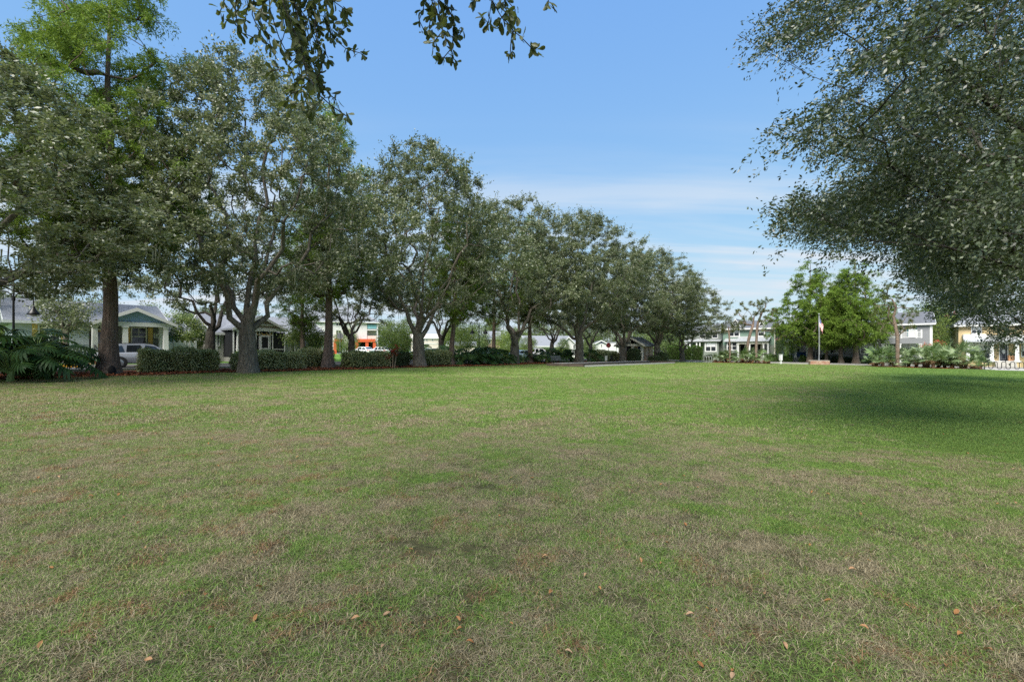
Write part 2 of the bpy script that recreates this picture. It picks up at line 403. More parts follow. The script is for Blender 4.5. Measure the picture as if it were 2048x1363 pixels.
mx = nt.nodes.new('ShaderNodeMixShader'); mx.inputs[0].default_value = 0.25
nt.links.new(b.outputs[0], mx.inputs[1]); nt.links.new(t.outputs[0], mx.inputs[2]); nt.links.new(mx.outputs[0], o_.inputs[0])

# ------------------------------------------------------------------ object helpers
ORD = ['first', 'second', 'third', 'fourth', 'fifth', 'sixth', 'seventh', 'eighth', 'ninth', 'tenth', 'eleventh', 'twelfth',
       'thirteenth', 'fourteenth', 'fifteenth', 'sixteenth', 'seventeenth', 'eighteenth', 'nineteenth', 'twentieth',
       'twenty-first', 'twenty-second', 'twenty-third', 'twenty-fourth', 'twenty-fifth', 'twenty-sixth', 'twenty-seventh',
       'twenty-eighth', 'twenty-ninth', 'thirtieth', 'thirty-first', 'thirty-second', 'thirty-third', 'thirty-fourth']
def tag(o, label, cat, group=None):
    o['label'] = label; o['category'] = cat
    if group: o['group'] = group
    return o
def kind(o, k): o['kind'] = k; return o
def thing(name, label, cat, loc, rz=0.0, group=None, scale=1.0):
    o = bpy.data.objects.new(name, None)
    o.empty_display_size = 0.2
    COL.objects.link(o)
    o.location = loc; o.rotation_euler = (0, 0, rz)
    o.scale = (scale,) * 3 if isinstance(scale, (int, float)) else scale
    return tag(o, label, cat, group)
def link(name, me, parent=None):
    o = bpy.data.objects.new(name, me); COL.objects.link(o)
    if parent is not None: o.parent = parent
    return o
def npmesh(name, co, faces_idx, nper, mat, smooth=False):
    """mesh from numpy arrays: co (n,3), faces_idx flat loop indices, nper corners per face"""
    me = bpy.data.meshes.new(name)
    co = np.ascontiguousarray(co, dtype=np.float32); idx = np.ascontiguousarray(faces_idx, dtype=np.int32).ravel()
    me.vertices.add(len(co)); me.vertices.foreach_set('co', co.ravel())
    me.loops.add(len(idx)); me.loops.foreach_set('vertex_index', idx)
    nf = len(idx) // nper
    me.polygons.add(nf); me.polygons.foreach_set('loop_start', np.arange(nf, dtype=np.int32) * nper)
    if smooth: me.polygons.foreach_set('use_smooth', np.ones(nf, dtype=bool))
    me.update(calc_edges=True)
    me.materials.append(MATS[mat])
    return me
class MB:
    def __init__(s): s.v, s.f, s.m = [], [], []
    def add(s, vs, fs, m=0):
        k = len(s.v); s.v += [tuple(v) for v in vs]
        s.f += [tuple(i + k for i in f) for f in fs]; s.m += [m] * len(fs); return s
    def box(s, x0, x1, y0, y1, z0, z1, m=0):
        return s.add([(x, y, z) for x in (x0, x1) for y in (y0, y1) for z in (z0, z1)],
                     [(0, 1, 3, 2), (4, 6, 7, 5), (0, 4, 5, 1), (2, 3, 7, 6), (0, 2, 6, 4), (1, 5, 7, 3)], m)
    def prism(s, poly, y0, y1, m=0):            # polygon in x,z extruded along y
        n = len(poly)
        vs = [(x, y0, z) for x, z in poly] + [(x, y1, z) for x, z in poly]
        return s.add(vs, [tuple(range(n)), tuple(range(2 * n - 1, n - 1, -1))] + [(i, i + n, (i + 1) % n + n, (i + 1) % n) for i in range(n)], m)
    def prismx(s, poly, x0, x1, m=0):           # polygon in y,z extruded along x
        n = len(poly)
        vs = [(x0, y, z) for y, z in poly] + [(x1, y, z) for y, z in poly]
        return s.add(vs, [tuple(range(n)), tuple(range(2 * n - 1, n - 1, -1))] + [(i, i + n, (i + 1) % n + n, (i + 1) % n) for i in range(n)], m)
    def prismz(s, poly, z0, z1, m=0):
        n = len(poly)
        vs = [(x, y, z0) for x, y in poly] + [(x, y, z1) for x, y in poly]
        return s.add(vs, [tuple(range(n - 1, -1, -1)), tuple(range(n, 2 * n))] + [(i, (i + 1) % n, (i + 1) % n + n, i + n) for i in range(n)], m)
    def tube(s, pts, rad, sides=8, m=0, caps=True):
        pts = [Vector(p) for p in pts]
        rad = [rad] * len(pts) if isinstance(rad, (int, float)) else rad
        k0 = len(s.v); ref = None
        for i, p in enumerate(pts):
            d = (pts[min(i + 1, len(pts) - 1)] - pts[max(i - 1, 0)]).normalized()
            if ref is None: ref = d.orthogonal().normalized()
            ref = (ref - d * ref.dot(d)).normalized(); e = d.cross(ref)
            for j in range(sides):
                a = 2 * pi * j / sides
                s.v.append(tuple(p + (ref * cos(a) + e * sin(a)) * rad[i]))
        for i in range(len(pts) - 1):
            for j in range(sides):
                a, b_ = k0 + i * sides + j, k0 + i * sides + (j + 1) % sides
                s.f.append((a, b_, b_ + sides, a + sides)); s.m.append(m)
        if caps:
            s.f.append(tuple(k0 + j for j in range(sides - 1, -1, -1))); s.m.append(m)
            e0 = k0 + (len(pts) - 1) * sides
            s.f.append(tuple(e0 + j for j in range(sides))); s.m.append(m)
        return s
    def lathe(s, prof, sides=14, c=(0, 0, 0), m=0):
        return s.tube([(c[0], c[1], c[2] + z) for r, z in prof], [max(r, 1e-3) for r, z in prof], sides, m)
    def build(s, name, mats, parent=None, smooth=False):
        me = bpy.data.meshes.new(name)
        me.from_pydata(s.v, [], s.f)
        mats = [mats] if isinstance(mats, str) else mats
        for k in mats: me.materials.append(MATS[k])
        if len(mats) > 1: me.polygons.foreach_set('material_index', s.m)
        if smooth: me.polygons.foreach_set('use_smooth', [True] * len(me.polygons))
        me.update()
        return link(name, me, parent)

# ------------------------------------------------------------------ ground, roads, beds
def sheet(name, poly_st, dz, mat, k='structure'):
    """flat sheet following the slope of the ground; outline given in park coordinates"""
    vs = []
    for s, t in poly_st:
        x, y = st(s, t); vs.append((x, y, gz(x) + dz))
    me = bpy.data.meshes.new(name); me.from_pydata(vs, [], [tuple(range(len(vs)))])
    me.materials.append(MATS[mat])
    o = link(name, me)
    if o.data.polygons[0].normal.z < 0: o.data.flip_normals()
    return kind(o, k) if k else o
gx = [-900, -150, -75, 0, 75, 150, 900]; gy = [-300, 0, 60, 150, 300, 1200]
gv = [(x, y, gz(x)) for y in gy for x in gx]
gf = [(j * 7 + i, j * 7 + i + 1, (j + 1) * 7 + i + 1, (j + 1) * 7 + i) for j in range(len(gy) - 1) for i in range(6)]
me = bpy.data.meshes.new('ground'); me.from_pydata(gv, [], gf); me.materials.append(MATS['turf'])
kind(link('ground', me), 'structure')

sheet('street', [(-60, -33.6), (110, -33.6), (110, -39.5), (-60, -39.5)], 0.004, 'asphalt')
sheet('far_street', [(74, -33.6), (74, 70), (79.8, 70), (79.8, -33.6)], 0.006, 'asphalt')
sheet('sidewalk', [(-60, -42.3), (110, -42.3), (110, -43.7), (-60, -43.7)], 0.01, 'concrete')
sheet('far_sidewalk', [(82.6, -30), (82.6, 60), (84.0, 60), (84.0, -30)], 0.01, 'concrete')
sheet('bike_parking_path', [(68.6, -23.6), (74, -23.6), (74, -20.6), (68.6, -20.6)], 0.012, 'pale_concrete')
sheet('corner_path', [(66.0, 6.2), (74, 6.2), (74, 22), (66.0, 22)], 0.012, 'pale_concrete')
def kerb(name, a, b_, w, label_mat='concrete', h=0.12):
    """one straight kerb between two park points"""
    (xa, ya), (xb, yb) = st(*a), st(*b_)
    d = Vector((xb - xa, yb - ya)); L = d.length; d /= L; n = Vector((-d.y, d.x)) * w / 2
    vs = []
    for (x, y) in ((xa, ya), (xb, yb)):
        for sg in (-1, 1):
            for z in (-0.05, h):
                vs.append((x + sg * n.x, y + sg * n.y, gz(x) + z))
    mb = MB().add(vs, [(0, 1, 3, 2), (4, 6, 7, 5), (0, 4, 5, 1), (2, 3, 7, 6), (0, 2, 6, 4), (1, 5, 7, 3)])
    return kind(mb.build(name, label_mat), 'structure')
kerb('kerb', (-60, -33.5), (73.6, -33.5), 0.18)
kerb('kerb', (-60, -39.6), (-4.0, -39.6), 0.18)
kerb('kerb', (6.2, -39.6), (110, -39.6), 0.18)
kerb('kerb', (73.9, -33.0), (73.9, 70), 0.18)
kerb('kerb', (79.9, -33.0), (79.9, 70), 0.18)
tag(kerb('painted_kerb', (-3.95, -39.6), (6.15, -39.6), 0.24, 'yellow_paint', 0.16), 'kerb section painted yellow across the street at left', 'kerb')
del bpy.data.objects['painted_kerb']['kind']

rng = np.random.default_rng(11)
def wob(s, ph=0.0): return 0.35 * sin(s * 0.45 + ph) + 0.22 * sin(s * 1.1 + 2 * ph)
edge = [(s, -27.3 + wob(s) + (0.9 if s < 3 else 0) * min(1, (3 - s) / 8 if s < 3 else 0) * 2.2) for s in np.arange(-14, 62.1, 0.8)]
sheet('mulch_bed', [(s, t) for s, t in edge] + [(62, -32.9), (-14, -32.9)], 0.02, 'mulch')
def blob(cs, ct, rs, rt, n=36, ph=0.0):
    return [(cs + rs * cos(a) * (1 + 0.10 * sin(3 * a + ph)), ct + rt * sin(a) * (1 + 0.08 * sin(2 * a + ph))) for a in np.linspace(0, 2 * pi, n, endpoint=False)]
def stc(px, s):
    x, y = ray_s(px, s); return to_st(x, y)[1]
LB_S, RB_S = 71.2, 69.2
LB_T0, LB_T1 = stc(1424, LB_S), stc(1543, LB_S)
RB_T0, RB_T1 = stc(1738, RB_S), stc(1966, RB_S)
sheet('palmetto_bed', blob(LB_S, (LB_T0 + LB_T1) / 2, 2.3, (LB_T1 - LB_T0) / 2), 0.024, 'mulch')
sheet('palmetto_bed', blob(RB_S, (RB_T0 + RB_T1) / 2, 2.6, (RB_T1 - RB_T0) / 2, ph=1.0), 0.024, 'mulch')
def chips(name, pts, parent=None):
    """loose bark chips"""
    n = len(pts); a = rng.uniform(0, 2 * pi, n); L = rng.uniform(0.05, 0.14, n); W = rng.uniform(0.015, 0.04, n)
    up = rng.uniform(-0.25, 0.25, n)
    d = np.stack([np.cos(a), np.sin(a), up], 1); e = np.stack([-np.sin(a), np.cos(a), rng.uniform(-.5, .5, n)], 1)
    z = np.array([gz(x) for x, y in pts]) + rng.uniform(0.03, 0.07, n)
    c = np.column_stack([pts, z])
    co = np.stack([c - d * L[:, None] / 2 - e * W[:, None], c + d * L[:, None] / 2 - e * W[:, None], c + d * L[:, None] / 2 + e * W[:, None], c - d * L[:, None] / 2 + e * W[:, None]], 1).reshape(-1, 3)
    return kind(tag(link(name, npmesh(name, co, np.arange(n * 4), 4, 'mulch_chip'), parent), 'loose red bark chips covering the planting beds', 'mulch'), 'stuff')
cp = []
while len(cp) < 16000:
    s, t = rng.uniform(-10, 62), rng.uniform(-31.5, -26.8)
    if t < -27.25 + wob(s) and rng.random() < math.exp((t + 27) * 0.35): cp.append(st(s, t))
for (cs, ct, rs, rt) in ((LB_S, (LB_T0 + LB_T1) / 2, 2.2, (LB_T1 - LB_T0) / 2 * 0.97), (RB_S, (RB_T0 + RB_T1) / 2, 2.5, (RB_T1 - RB_T0) / 2 * 0.97)):
    for _ in range(1800):
        a, r = rng.uniform(0, 2 * pi), math.sqrt(rng.random()); cp.append(st(cs + rs * r * cos(a), ct + rt * r * sin(a)))
chips('bark_mulch', np.array(cp))

# ------------------------------------------------------------------ grass blades (uncountable: one object)
def blade_patch(name, size, n, hmin, hmax, w, clump, seed, lean=0.55):
    r = np.random.default_rng(seed)
    k = max(1, n // clump)
    cx = r.uniform(-size / 2, size / 2, (k, 2)); ci = r.integers(0, k, n)
    p = cx[ci] + r.normal(0, size * 0.035, (n, 2))
    a = r.uniform(0, 2 * pi, n); ln = r.normal(0, lean, (n, 2)); h = r.uniform(hmin, hmax, n) * (0.7 + 0.6 * r.random(k)[ci])
    ww = w * r.uniform(0.6, 1.3, n)
    side = np.stack([np.cos(a), np.sin(a), np.zeros(n)], 1) * ww[:, None] / 2
    base = np.column_stack([p, np.full(n, -0.005)])
    mid = base + np.column_stack([ln * h[:, None] * 0.45, h * 0.6])
    tip = base + np.column_stack([ln * h[:, None] * 1.25, h * np.clip(1 - 0.32 * (ln ** 2).sum(1), 0.35, 1)])
    co = np.stack([base - side, base + side, mid + side * 0.8, mid - side * 0.8, tip], 1).reshape(-1, 3)
    i0 = np.arange(n) * 5
    f = np.concatenate([np.stack([i0, i0 + 1, i0 + 2], 1), np.stack([i0, i0 + 2, i0 + 3], 1), np.stack([i0 + 3, i0 + 2, i0 + 4], 1)])
    return bpy.data.objects.new(name, npmesh(name, co, f, 3, 'grass_blade'))
gcol = bpy.data.collections.new('grass_patches')
for i in range(4): gcol.objects.link(blade_patch('g%d' % i, 0.62, 5200, 0.013, 0.036, 0.0028, 9, 40 + i, 1.0))
for i in range(3): gcol.objects.link(blade_patch('g%d' % (4 + i), 1.25, 3400, 0.018, 0.042, 0.0065, 7, 50 + i, 0.8))
for i in range(2): gcol.objects.link(blade_patch('g%d' % (7 + i), 3.0, 2600, 0.02, 0.042, 0.017, 5, 60 + i, 0.6))
gp, gi, gr, gs = [], [], [], []
def zone(y0, y1, step, lo, hi, smin, smax):
    y = y0
    while y < y1:
        x = -1.3 * y - 2.5
        while x < 1.3 * y + 2.5:
            xx, yy = x + rng.uniform(-.3, .3) * step, y + rng.uniform(-.3, .3) * step
            s, t = to_st(xx, yy)
            if t > -27.6 + wob(s) and s < 73.0 and not (35.6 < s < 59.6 and -24.6 < t < -19.8) and not (s > 65 and t > 5.6) and not (s > 67.6 and -24.6 < t < -19.6):
                gp.append((xx, yy, gz(xx))); gi.append(int(rng.integers(lo, hi))); gr.append(rng.uniform(0, 2 * pi)); gs.append(rng.uniform(smin, smax))
            x += step
        y += step
zone(1.2, 8.5, 0.46, 0, 4, 0.85, 1.25)
zone(8.0, 24, 0.90, 4, 7, 0.9, 1.2)
zone(23, 66, 2.3, 7, 9, 0.9, 1.15)
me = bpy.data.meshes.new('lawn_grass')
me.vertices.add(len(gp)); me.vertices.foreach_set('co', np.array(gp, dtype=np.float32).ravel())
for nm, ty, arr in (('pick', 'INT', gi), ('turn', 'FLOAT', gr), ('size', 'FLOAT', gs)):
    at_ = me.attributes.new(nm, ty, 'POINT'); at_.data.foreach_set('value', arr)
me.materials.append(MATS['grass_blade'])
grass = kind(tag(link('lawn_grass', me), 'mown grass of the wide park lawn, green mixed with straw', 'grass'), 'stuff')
ng = bpy.data.node_groups.new('scatter_grass', 'GeometryNodeTree')
ng.interface.new_socket('Geometry', in_out='INPUT', socket_type='NodeSocketGeometry')
ng.interface.new_socket('Geometry', in_out='OUTPUT', socket_type='NodeSocketGeometry')
N, Lk = ng.nodes, ng.links
gin, gout = N.new('NodeGroupInput'), N.new('NodeGroupOutput')
ci = N.new('GeometryNodeCollectionInfo'); ci.inputs['Collection'].default_value = gcol
ci.inputs['Separate Children'].default_value = True; ci.inputs['Reset Children'].default_value = True
iop = N.new('GeometryNodeInstanceOnPoints'); iop.inputs['Pick Instance'].default_value = True
def nattr(nm, ty):
    n = N.new('GeometryNodeInputNamedAttribute'); n.data_type = ty; n.inputs['Name'].default_value = nm; return n.outputs[0]
Lk.new(gin.outputs[0], iop.inputs['Points']); Lk.new(ci.outputs[0], iop.inputs['Instance'])
Lk.new(nattr('pick', 'INT'), iop.inputs['Instance Index'])
cx = N.new('ShaderNodeCombineXYZ'); Lk.new(nattr('turn', 'FLOAT'), cx.inputs[2])
Lk.new(cx.outputs[0], iop.inputs['Rotation']); Lk.new(nattr('size', 'FLOAT'), iop.inputs['Scale'])
Lk.new(iop.outputs[0], gout.inputs[0])
grass.modifiers.new('scatter', 'NODES').node_group = ng

# ------------------------------------------------------------------ trees
def unit(v): return v / np.maximum(np.linalg.norm(v, axis=-1, keepdims=True), 1e-9)
class Tree:
    """skeleton grown from a trunk and main limbs out to points of the crown"""
    def __init__(s, seed):
        s.r = np.random.default_rng(seed); s.P, s.par, s.pl, s.fix = [], [], [], []
    def chain(s, pts, parent=-1, fix=True):
        for p in pts:
            p = np.asarray(p, float)
            s.P.append(p); s.par.append(parent); s.fix.append(fix)
            s.pl.append(0.0 if parent < 0 else s.pl[parent] + float(np.linalg.norm(p - s.P[parent])))
            parent = len(s.P) - 1
        return parent
    def nearest(s, p): return int(np.argmin(np.linalg.norm(np.array(s.P) - np.asarray(p), axis=1)))
    def limb(s, start, pts): return s.chain(pts, start)
    def smooth_limb(s, start, end, n=6, lift=0.5, jit=0.12):
        a, b_ = s.P[start], np.asarray(end, float); out = []
        for i in range(1, n + 1):
            f = i / n; q = a + (b_ - a) * f
            q = q + np.array([0, 0, lift]) * (f ** 2 - f) * np.linalg.norm(b_ - a) * 0.5 + s.r.normal(0, jit, 3) * (f < 1)
            out.append(q)
        return s.chain(out, start)
    def grow(s, A, bf=0.35, seg=0.55, zmin=0.0, jit=0.07, lift=-0.0):
        A = np.asarray(A, float); ref = s.P[0] + np.array([0, 0, zmin])
        A = A[np.argsort(np.linalg.norm(A - ref, axis=1))]
        cap = len(s.P) + int(len(A) * 14) + 50
        P = np.zeros((cap, 3)); P[:len(s.P)] = s.P; pl = np.full(cap, 1e9); pl[:len(s.pl)] = s.pl
        ok = np.array([p[2] >= zmin for p in s.P]); pen = np.zeros(cap); pen[:len(s.P)][~ok] = 1e6
        n = len(s.P); s.tips = []
        for a in A:
            d = np.linalg.norm(P[:n] - a, axis=1)
            k = int(np.argmin(d + bf * pl[:n] + pen[:n])); L = d[k]
            m = max(1, int(math.ceil(L / seg))); par = k; p0 = P[k].copy()
            for i in range(1, m + 1):
                f = i / m; q = p0 + (a - p0) * f
                if i < m: q = q + s.r.normal(0, jit, 3) + np.array([0, 0, lift * L * (f - f * f)])
                s.P.append(q); s.par.append(par); s.fix.append(False)
                P[n] = q; pl[n] = pl[par] + L / m; s.pl.append(pl[n]); par = n; n += 1
                if n >= cap - 1: break
            s.tips.append(par)
            if n >= cap - 16: break
    def radii(s, R, rt=0.010, e=2.35):
        n = len(s.P); acc = np.zeros(n); kids = np.zeros(n, int)
        for i in range(n - 1, 0, -1):
            if kids[i] == 0: acc[i] = rt ** e
            kids[s.par[i]] += 1 if s.par[i] >= 0 else 0
            if s.par[i] >= 0: acc[s.par[i]] += acc[i]
        if kids[0] == 0: acc[0] = rt ** e
        r = acc ** (1 / e); s.rad = rt + (r - rt) * (R - rt) / max(r[0] - rt, 1e-6); s.kids = kids
        return s.rad
    def thin(s, n0, f):
        """slimmer limbs above the trunk's first n0 nodes"""
        for i in range(n0, len(s.P)): s.rad[i] = max(s.rad[i] * (f + (1 - f) * math.exp(-(s.pl[i] - s.pl[n0 - 1]) / 1.2)), 0.005)
    def wood(s, name, mat, parent, flare=0.5, fh=0.5, lobes=0, rmin=0.0, base=True):
        n = len(s.P); ch = [[] for _ in range(n)]
        for i in range(1, n):
            if s.par[i] >= 0: ch[s.par[i]].append(i)
        V, Fq, k = [], [], 0
        stack = [(0, None)]
        P, rad = [np.asarray(p) for p in s.P], s.rad
        while stack:
            i, frm = stack.pop()
            pts, rr = [], []
            if frm is not None: pts.append(P[frm]); rr.append(min(rad[frm] * 0.9, rad[i] * 1.25))
            cur = i
            while True:
                pts.append(P[cur]); rr.append(rad[cur])
                c = ch[cur]
                if not c: break
                c = sorted(c, key=lambda q: -rad[q])
                for q in c[1:]:
                    if rad[q] >= rmin: stack.append((q, cur))
                if rad[c[0]] < rmin: break
                cur = c[0]
            if len(pts) < 2: continue
            big = max(rr); sides = 14 if (big > 0.2) else 7 if big > 0.07 else 4 if big > 0.025 else 3
            pts = np.array(pts); d = unit(np.gradient(pts, axis=0))
            ref = np.array([1.0, 0.13, 0.21]) if abs(d[0][0]) < 0.9 else np.array([0.1, 1.0, 0.2])
            k0 = k
            for j in range(len(pts)):
                ref = ref - d[j] * ref.dot(d[j]); ref = ref / max(np.linalg.norm(ref), 1e-6); e_ = np.cross(d[j], ref)
                for q in range(sides):
                    a = 2 * pi * q / sides; rr_ = rr[j]
                    if frm is None and sides == 14:
                        z = max(0, pts[j][2]); fl = math.exp(-z / fh)
                        rr_ *= 1 + flare * fl + lobes * (0.10 + 0.35 * fl) * 0.35 * sin(5 * a + 1.3) + 0.05 * sin(3 * a + z * 2.0)
                    V.append(pts[j] + (ref * cos(a) + e_ * sin(a)) * rr_)
                k += sides
            for j in range(len(pts) - 1):
                b0 = k0 + j * sides
                for q in range(sides):
                    q2 = (q + 1) % sides
                    Fq.append((b0 + q, b0 + q2, b0 + sides + q2, b0 + sides + q))
        return link(name, npmesh(name, np.array(V), np.array(Fq), 4, mat, True), parent)
def leaves_at(r, centers, dirs, n, spread, L, W, up=0.5, along=0.6, droop=0.0, squash=0.75):
    """leaf quads scattered about twig ends: n per centre"""
    c = np.repeat(centers, n, axis=0); d0 = np.repeat(dirs, n, axis=0); m = len(c)
    off = r.normal(0, 1, (m, 3)) * spread * np.array([1, 1, squash]); off -= np.outer(np.abs(r.normal(0, spread * 0.35, m)), [0, 0, droop])
    p = c + off
    d = unit(d0 * along + r.normal(0, 0.7, (m, 3)) - np.array([0, 0, droop]))
    nn = unit(r.normal(0, 1, (m, 3)) + np.array([0, 0, up]))
    side = unit(np.cross(d, nn)); Ls = L * r.uniform(0.65, 1.3, m)[:, None]; Ws = W * r.uniform(0.7, 1.25, m)[:, None] / 2
    mid = p + d * Ls * 0.5 + nn * Ls * 0.05
    return np.stack([p, mid + side * Ws, p + d * Ls, mid - side * Ws], 1).reshape(-1, 3)
def sprays_at(r, centers, dirs, ns, nl, length, spread, L, W, up=0.5, along=0.8, droop=0.3, side=0.7, lift=0.1, bias=(0, 0, 0)):
    """leafy twigs: ns short twigs from every branch end, nl leaves set along each of them"""
    c = np.repeat(centers, ns, 0); d0 = np.repeat(dirs, ns, 0); m = len(c)
    d = unit(d0 * 0.6 + r.normal(0, side, (m, 3)) * np.array([1, 1, 0.6]) + np.array([0, 0, lift]) + np.array(bias))
    ln = length * r.uniform(0.5, 1.3, m)
    c = c - d * ln[:, None] * 0.25 + r.normal(0, 0.08, (m, 3))
    c, d, ln = np.repeat(c, nl, 0), np.repeat(d, nl, 0), np.repeat(ln, nl)
    f = r.random(m * nl) ** 0.85; k = len(c)
    p = c + d * (ln * f)[:, None] + r.normal(0, spread, (k, 3)) - np.outer(droop * ln * f * f, [0, 0, 1])
    ld = unit(d * along + r.normal(0, 0.65, (k, 3)) - np.outer(droop * f, [0, 0, 0.8]))
    nn = unit(r.normal(0, 0.8, (k, 3)) + np.array([0, 0, up]))
    sd_ = unit(np.cross(ld, nn)); Ls = L * r.uniform(0.65, 1.25, k)[:, None]; Ws = W * r.uniform(0.7, 1.25, k)[:, None] / 2
    mid = p + ld * Ls * 0.5 + nn * Ls * 0.05
    return np.stack([p, mid + sd_ * Ws, p + ld * Ls, mid - sd_ * Ws], 1).reshape(-1, 3)
def tip_dirs(t, ids): return unit(np.array([t.P[i] - t.P[t.par[i]] for i in ids]) + 1e-6)
def crown_points(r, n, prof, c=(0, 0), shell=0.55, lump=0.35, fs=0.5, squash=(1, 1), pseed=None, zf=1.0):
    """points in a lumpy crown; prof = [(z, radius), ...]"""
    zs = np.array([p[0] for p in prof]); rs = np.array([p[1] for p in prof])
    q_ = r if pseed is None else np.random.default_rng(pseed)
    ph = q_.uniform(0, 6.28, 12); out = []
    fr = q_.uniform(0.8, 1.6, (6, 3)) * fs * q_.choice([-1, 1], (6, 3)) * np.array([1, 1, zf])
    while len(out) < n:
        z = r.uniform(zs[0], zs[-1]); R = np.interp(z, zs, rs)
        if r.random() > (R / rs.max()) ** 1.2 + 0.05: continue
        a = r.uniform(0, 2 * pi); q = (shell + (1 - shell) * r.random()) if r.random() < 0.75 else math.sqrt(r.random())
        R2 = R * (1 + 0.16 * sin(3 * a + ph[0] + z * 0.35) + 0.12 * sin(5 * a + ph[1] - z * 0.6))
        p = np.array([R2 * q * cos(a) * squash[0], R2 * q * sin(a) * squash[1], z])
        w = np.sin(fr @ p + ph[:6]).sum() / 6
        if w < -lump + 0.25 * r.random(): continue
        out.append(p + np.array([c[0], c[1], 0]))
    return np.array(out)
def moss_mesh(r, pts, n=7, L=0.8):
    V = []
    for p in pts:
        for _ in range(n):
            a = p + r.normal(0, 0.16, 3) * np.array([1, 1, 0.3]); l = L * r.uniform(0.35, 1.2); w = 0.012 + 0.02 * r.random()
            an = r.uniform(0, pi); s_ = np.array([cos(an), sin(an), 0]) * w; sw = r.normal(0, 0.05, 3)
            V += [a - s_, a + s_, a + sw + s_ * 0.3 - np.array([0, 0, l]), a + sw - s_ * 0.3 - np.array([0, 0, l])]
    return np.array(V)
class Proto:
    """meshes of one kind of tree, copied by sharing their data"""
    def __init__(s): s.parts = []
    def add(s, name, o): s.parts.append((name, o.data)); bpy.data.objects.remove(o)
    def plant(s, name, label, cat, loc, rz=0.0, scale=1.0, group=None, mats=None):
        root = thing(name, label, cat, loc, rz, group, scale)
        for nm, me in s.parts:
            o = link(nm, me, root)
            if nm == 'spanish_moss': kind(o, 'stuff')
            if mats and nm in mats:
                o.material_slots[0].link = 'OBJECT'; o.material_slots[0].material = MATS[mats[nm]]
        return root
def oak_proto(seed, H=17.0, R=6.0, base=2.6, trunk_r=0.40, n_tip=860, n_leaf=114, L=0.16, W=0.080, limbs=5, moss=40, bark='oak_bark', leaf='oak_leaf', low=4.7):
    r = np.random.default_rng(seed); t = Tree(seed + 1)
    lean = r.normal(0, 0.12, 2)
    tr = [(lean[0] * z / base, lean[1] * z / base, z) for z in np.linspace(-0.15, base, 7)]
    top = t.chain(tr); a0 = r.uniform(0, 2 * pi)
    for i in range(limbs):
        a = a0 + 2 * pi * i / limbs + r.normal(0, 0.25); el = r.uniform(0.45, 1.0)
        zt = H * r.uniform(0.38, 0.66); rr = R * r.uniform(0.4, 0.78) * (1.2 - el * 0.35)
        st_ = top - (i % 3)
        t.smooth_limb(st_, (rr * cos(a), rr * sin(a), zt), 8, r.uniform(-0.3, 0.35), 0.16)
    t.smooth_limb(top, (r.normal(0, 0.6), r.normal(0, 0.6), H * 0.74), 8, 0.1, 0.2)
    prof = [(low, R * 0.45), (low + 1.4, R * 0.82), (H * 0.38, R), (H * 0.55, R * 0.98), (H * 0.70, R * 0.84), (H * 0.83, R * 0.62), (H * 0.93, R * 0.36), (H, R * 0.14)]
    A = crown_points(r, n_tip, prof, lump=0.40, fs=0.9)
    t.grow(A, 0.32, 0.6, base * 0.9, 0.09)
    t.radii(trunk_r, 0.009); t.thin(7, 0.62)
    pr = Proto()
    pr.add('trunk', t.wood('trunk', bark, None, 0.45, 0.45, 0.25))
    tips = np.array([t.P[i] for i in t.tips]); dr = tip_dirs(t, t.tips)
    co = sprays_at(r, tips, dr, 6, n_leaf // 6, 0.62, 0.07, L, W, 0.6, 0.7, 0.22, 0.75, 0.12)
    # sprays that stick out of the outline
    out = tips[np.argsort(-np.linalg.norm((tips - np.array([0, 0, H * 0.45])) / np.array([R, R, H * 0.5]), axis=1))[:len(tips) // 4]]
    od = unit((out - np.array([0, 0, H * 0.42])) * np.array([1, 1, 1.0]) + r.normal(0, 0.8, out.shape))
    co2 = sprays_at(r, out, od, 2, 22, 1.25, 0.08, L, W, 0.4, 0.9, 0.05, 0.3, 0.25)
    co = np.concatenate([co, co2])
    pr.add('crown', link('crown', npmesh('crown', co, np.arange(len(co)), 4, leaf)))
    if moss:
        lowp = np.array([p for p, f in zip(t.P, t.rad) if low + 0.3 < p[2] < H * 0.5 and f < 0.06])
        mp = lowp[r.choice(len(lowp), min(moss, len(lowp)), replace=False)]
        mv = moss_mesh(r, mp); pr.add('spanish_moss', link('spanish_moss', npmesh('spanish_moss', mv, np.arange(len(mv)), 4, 'moss')))
    return pr
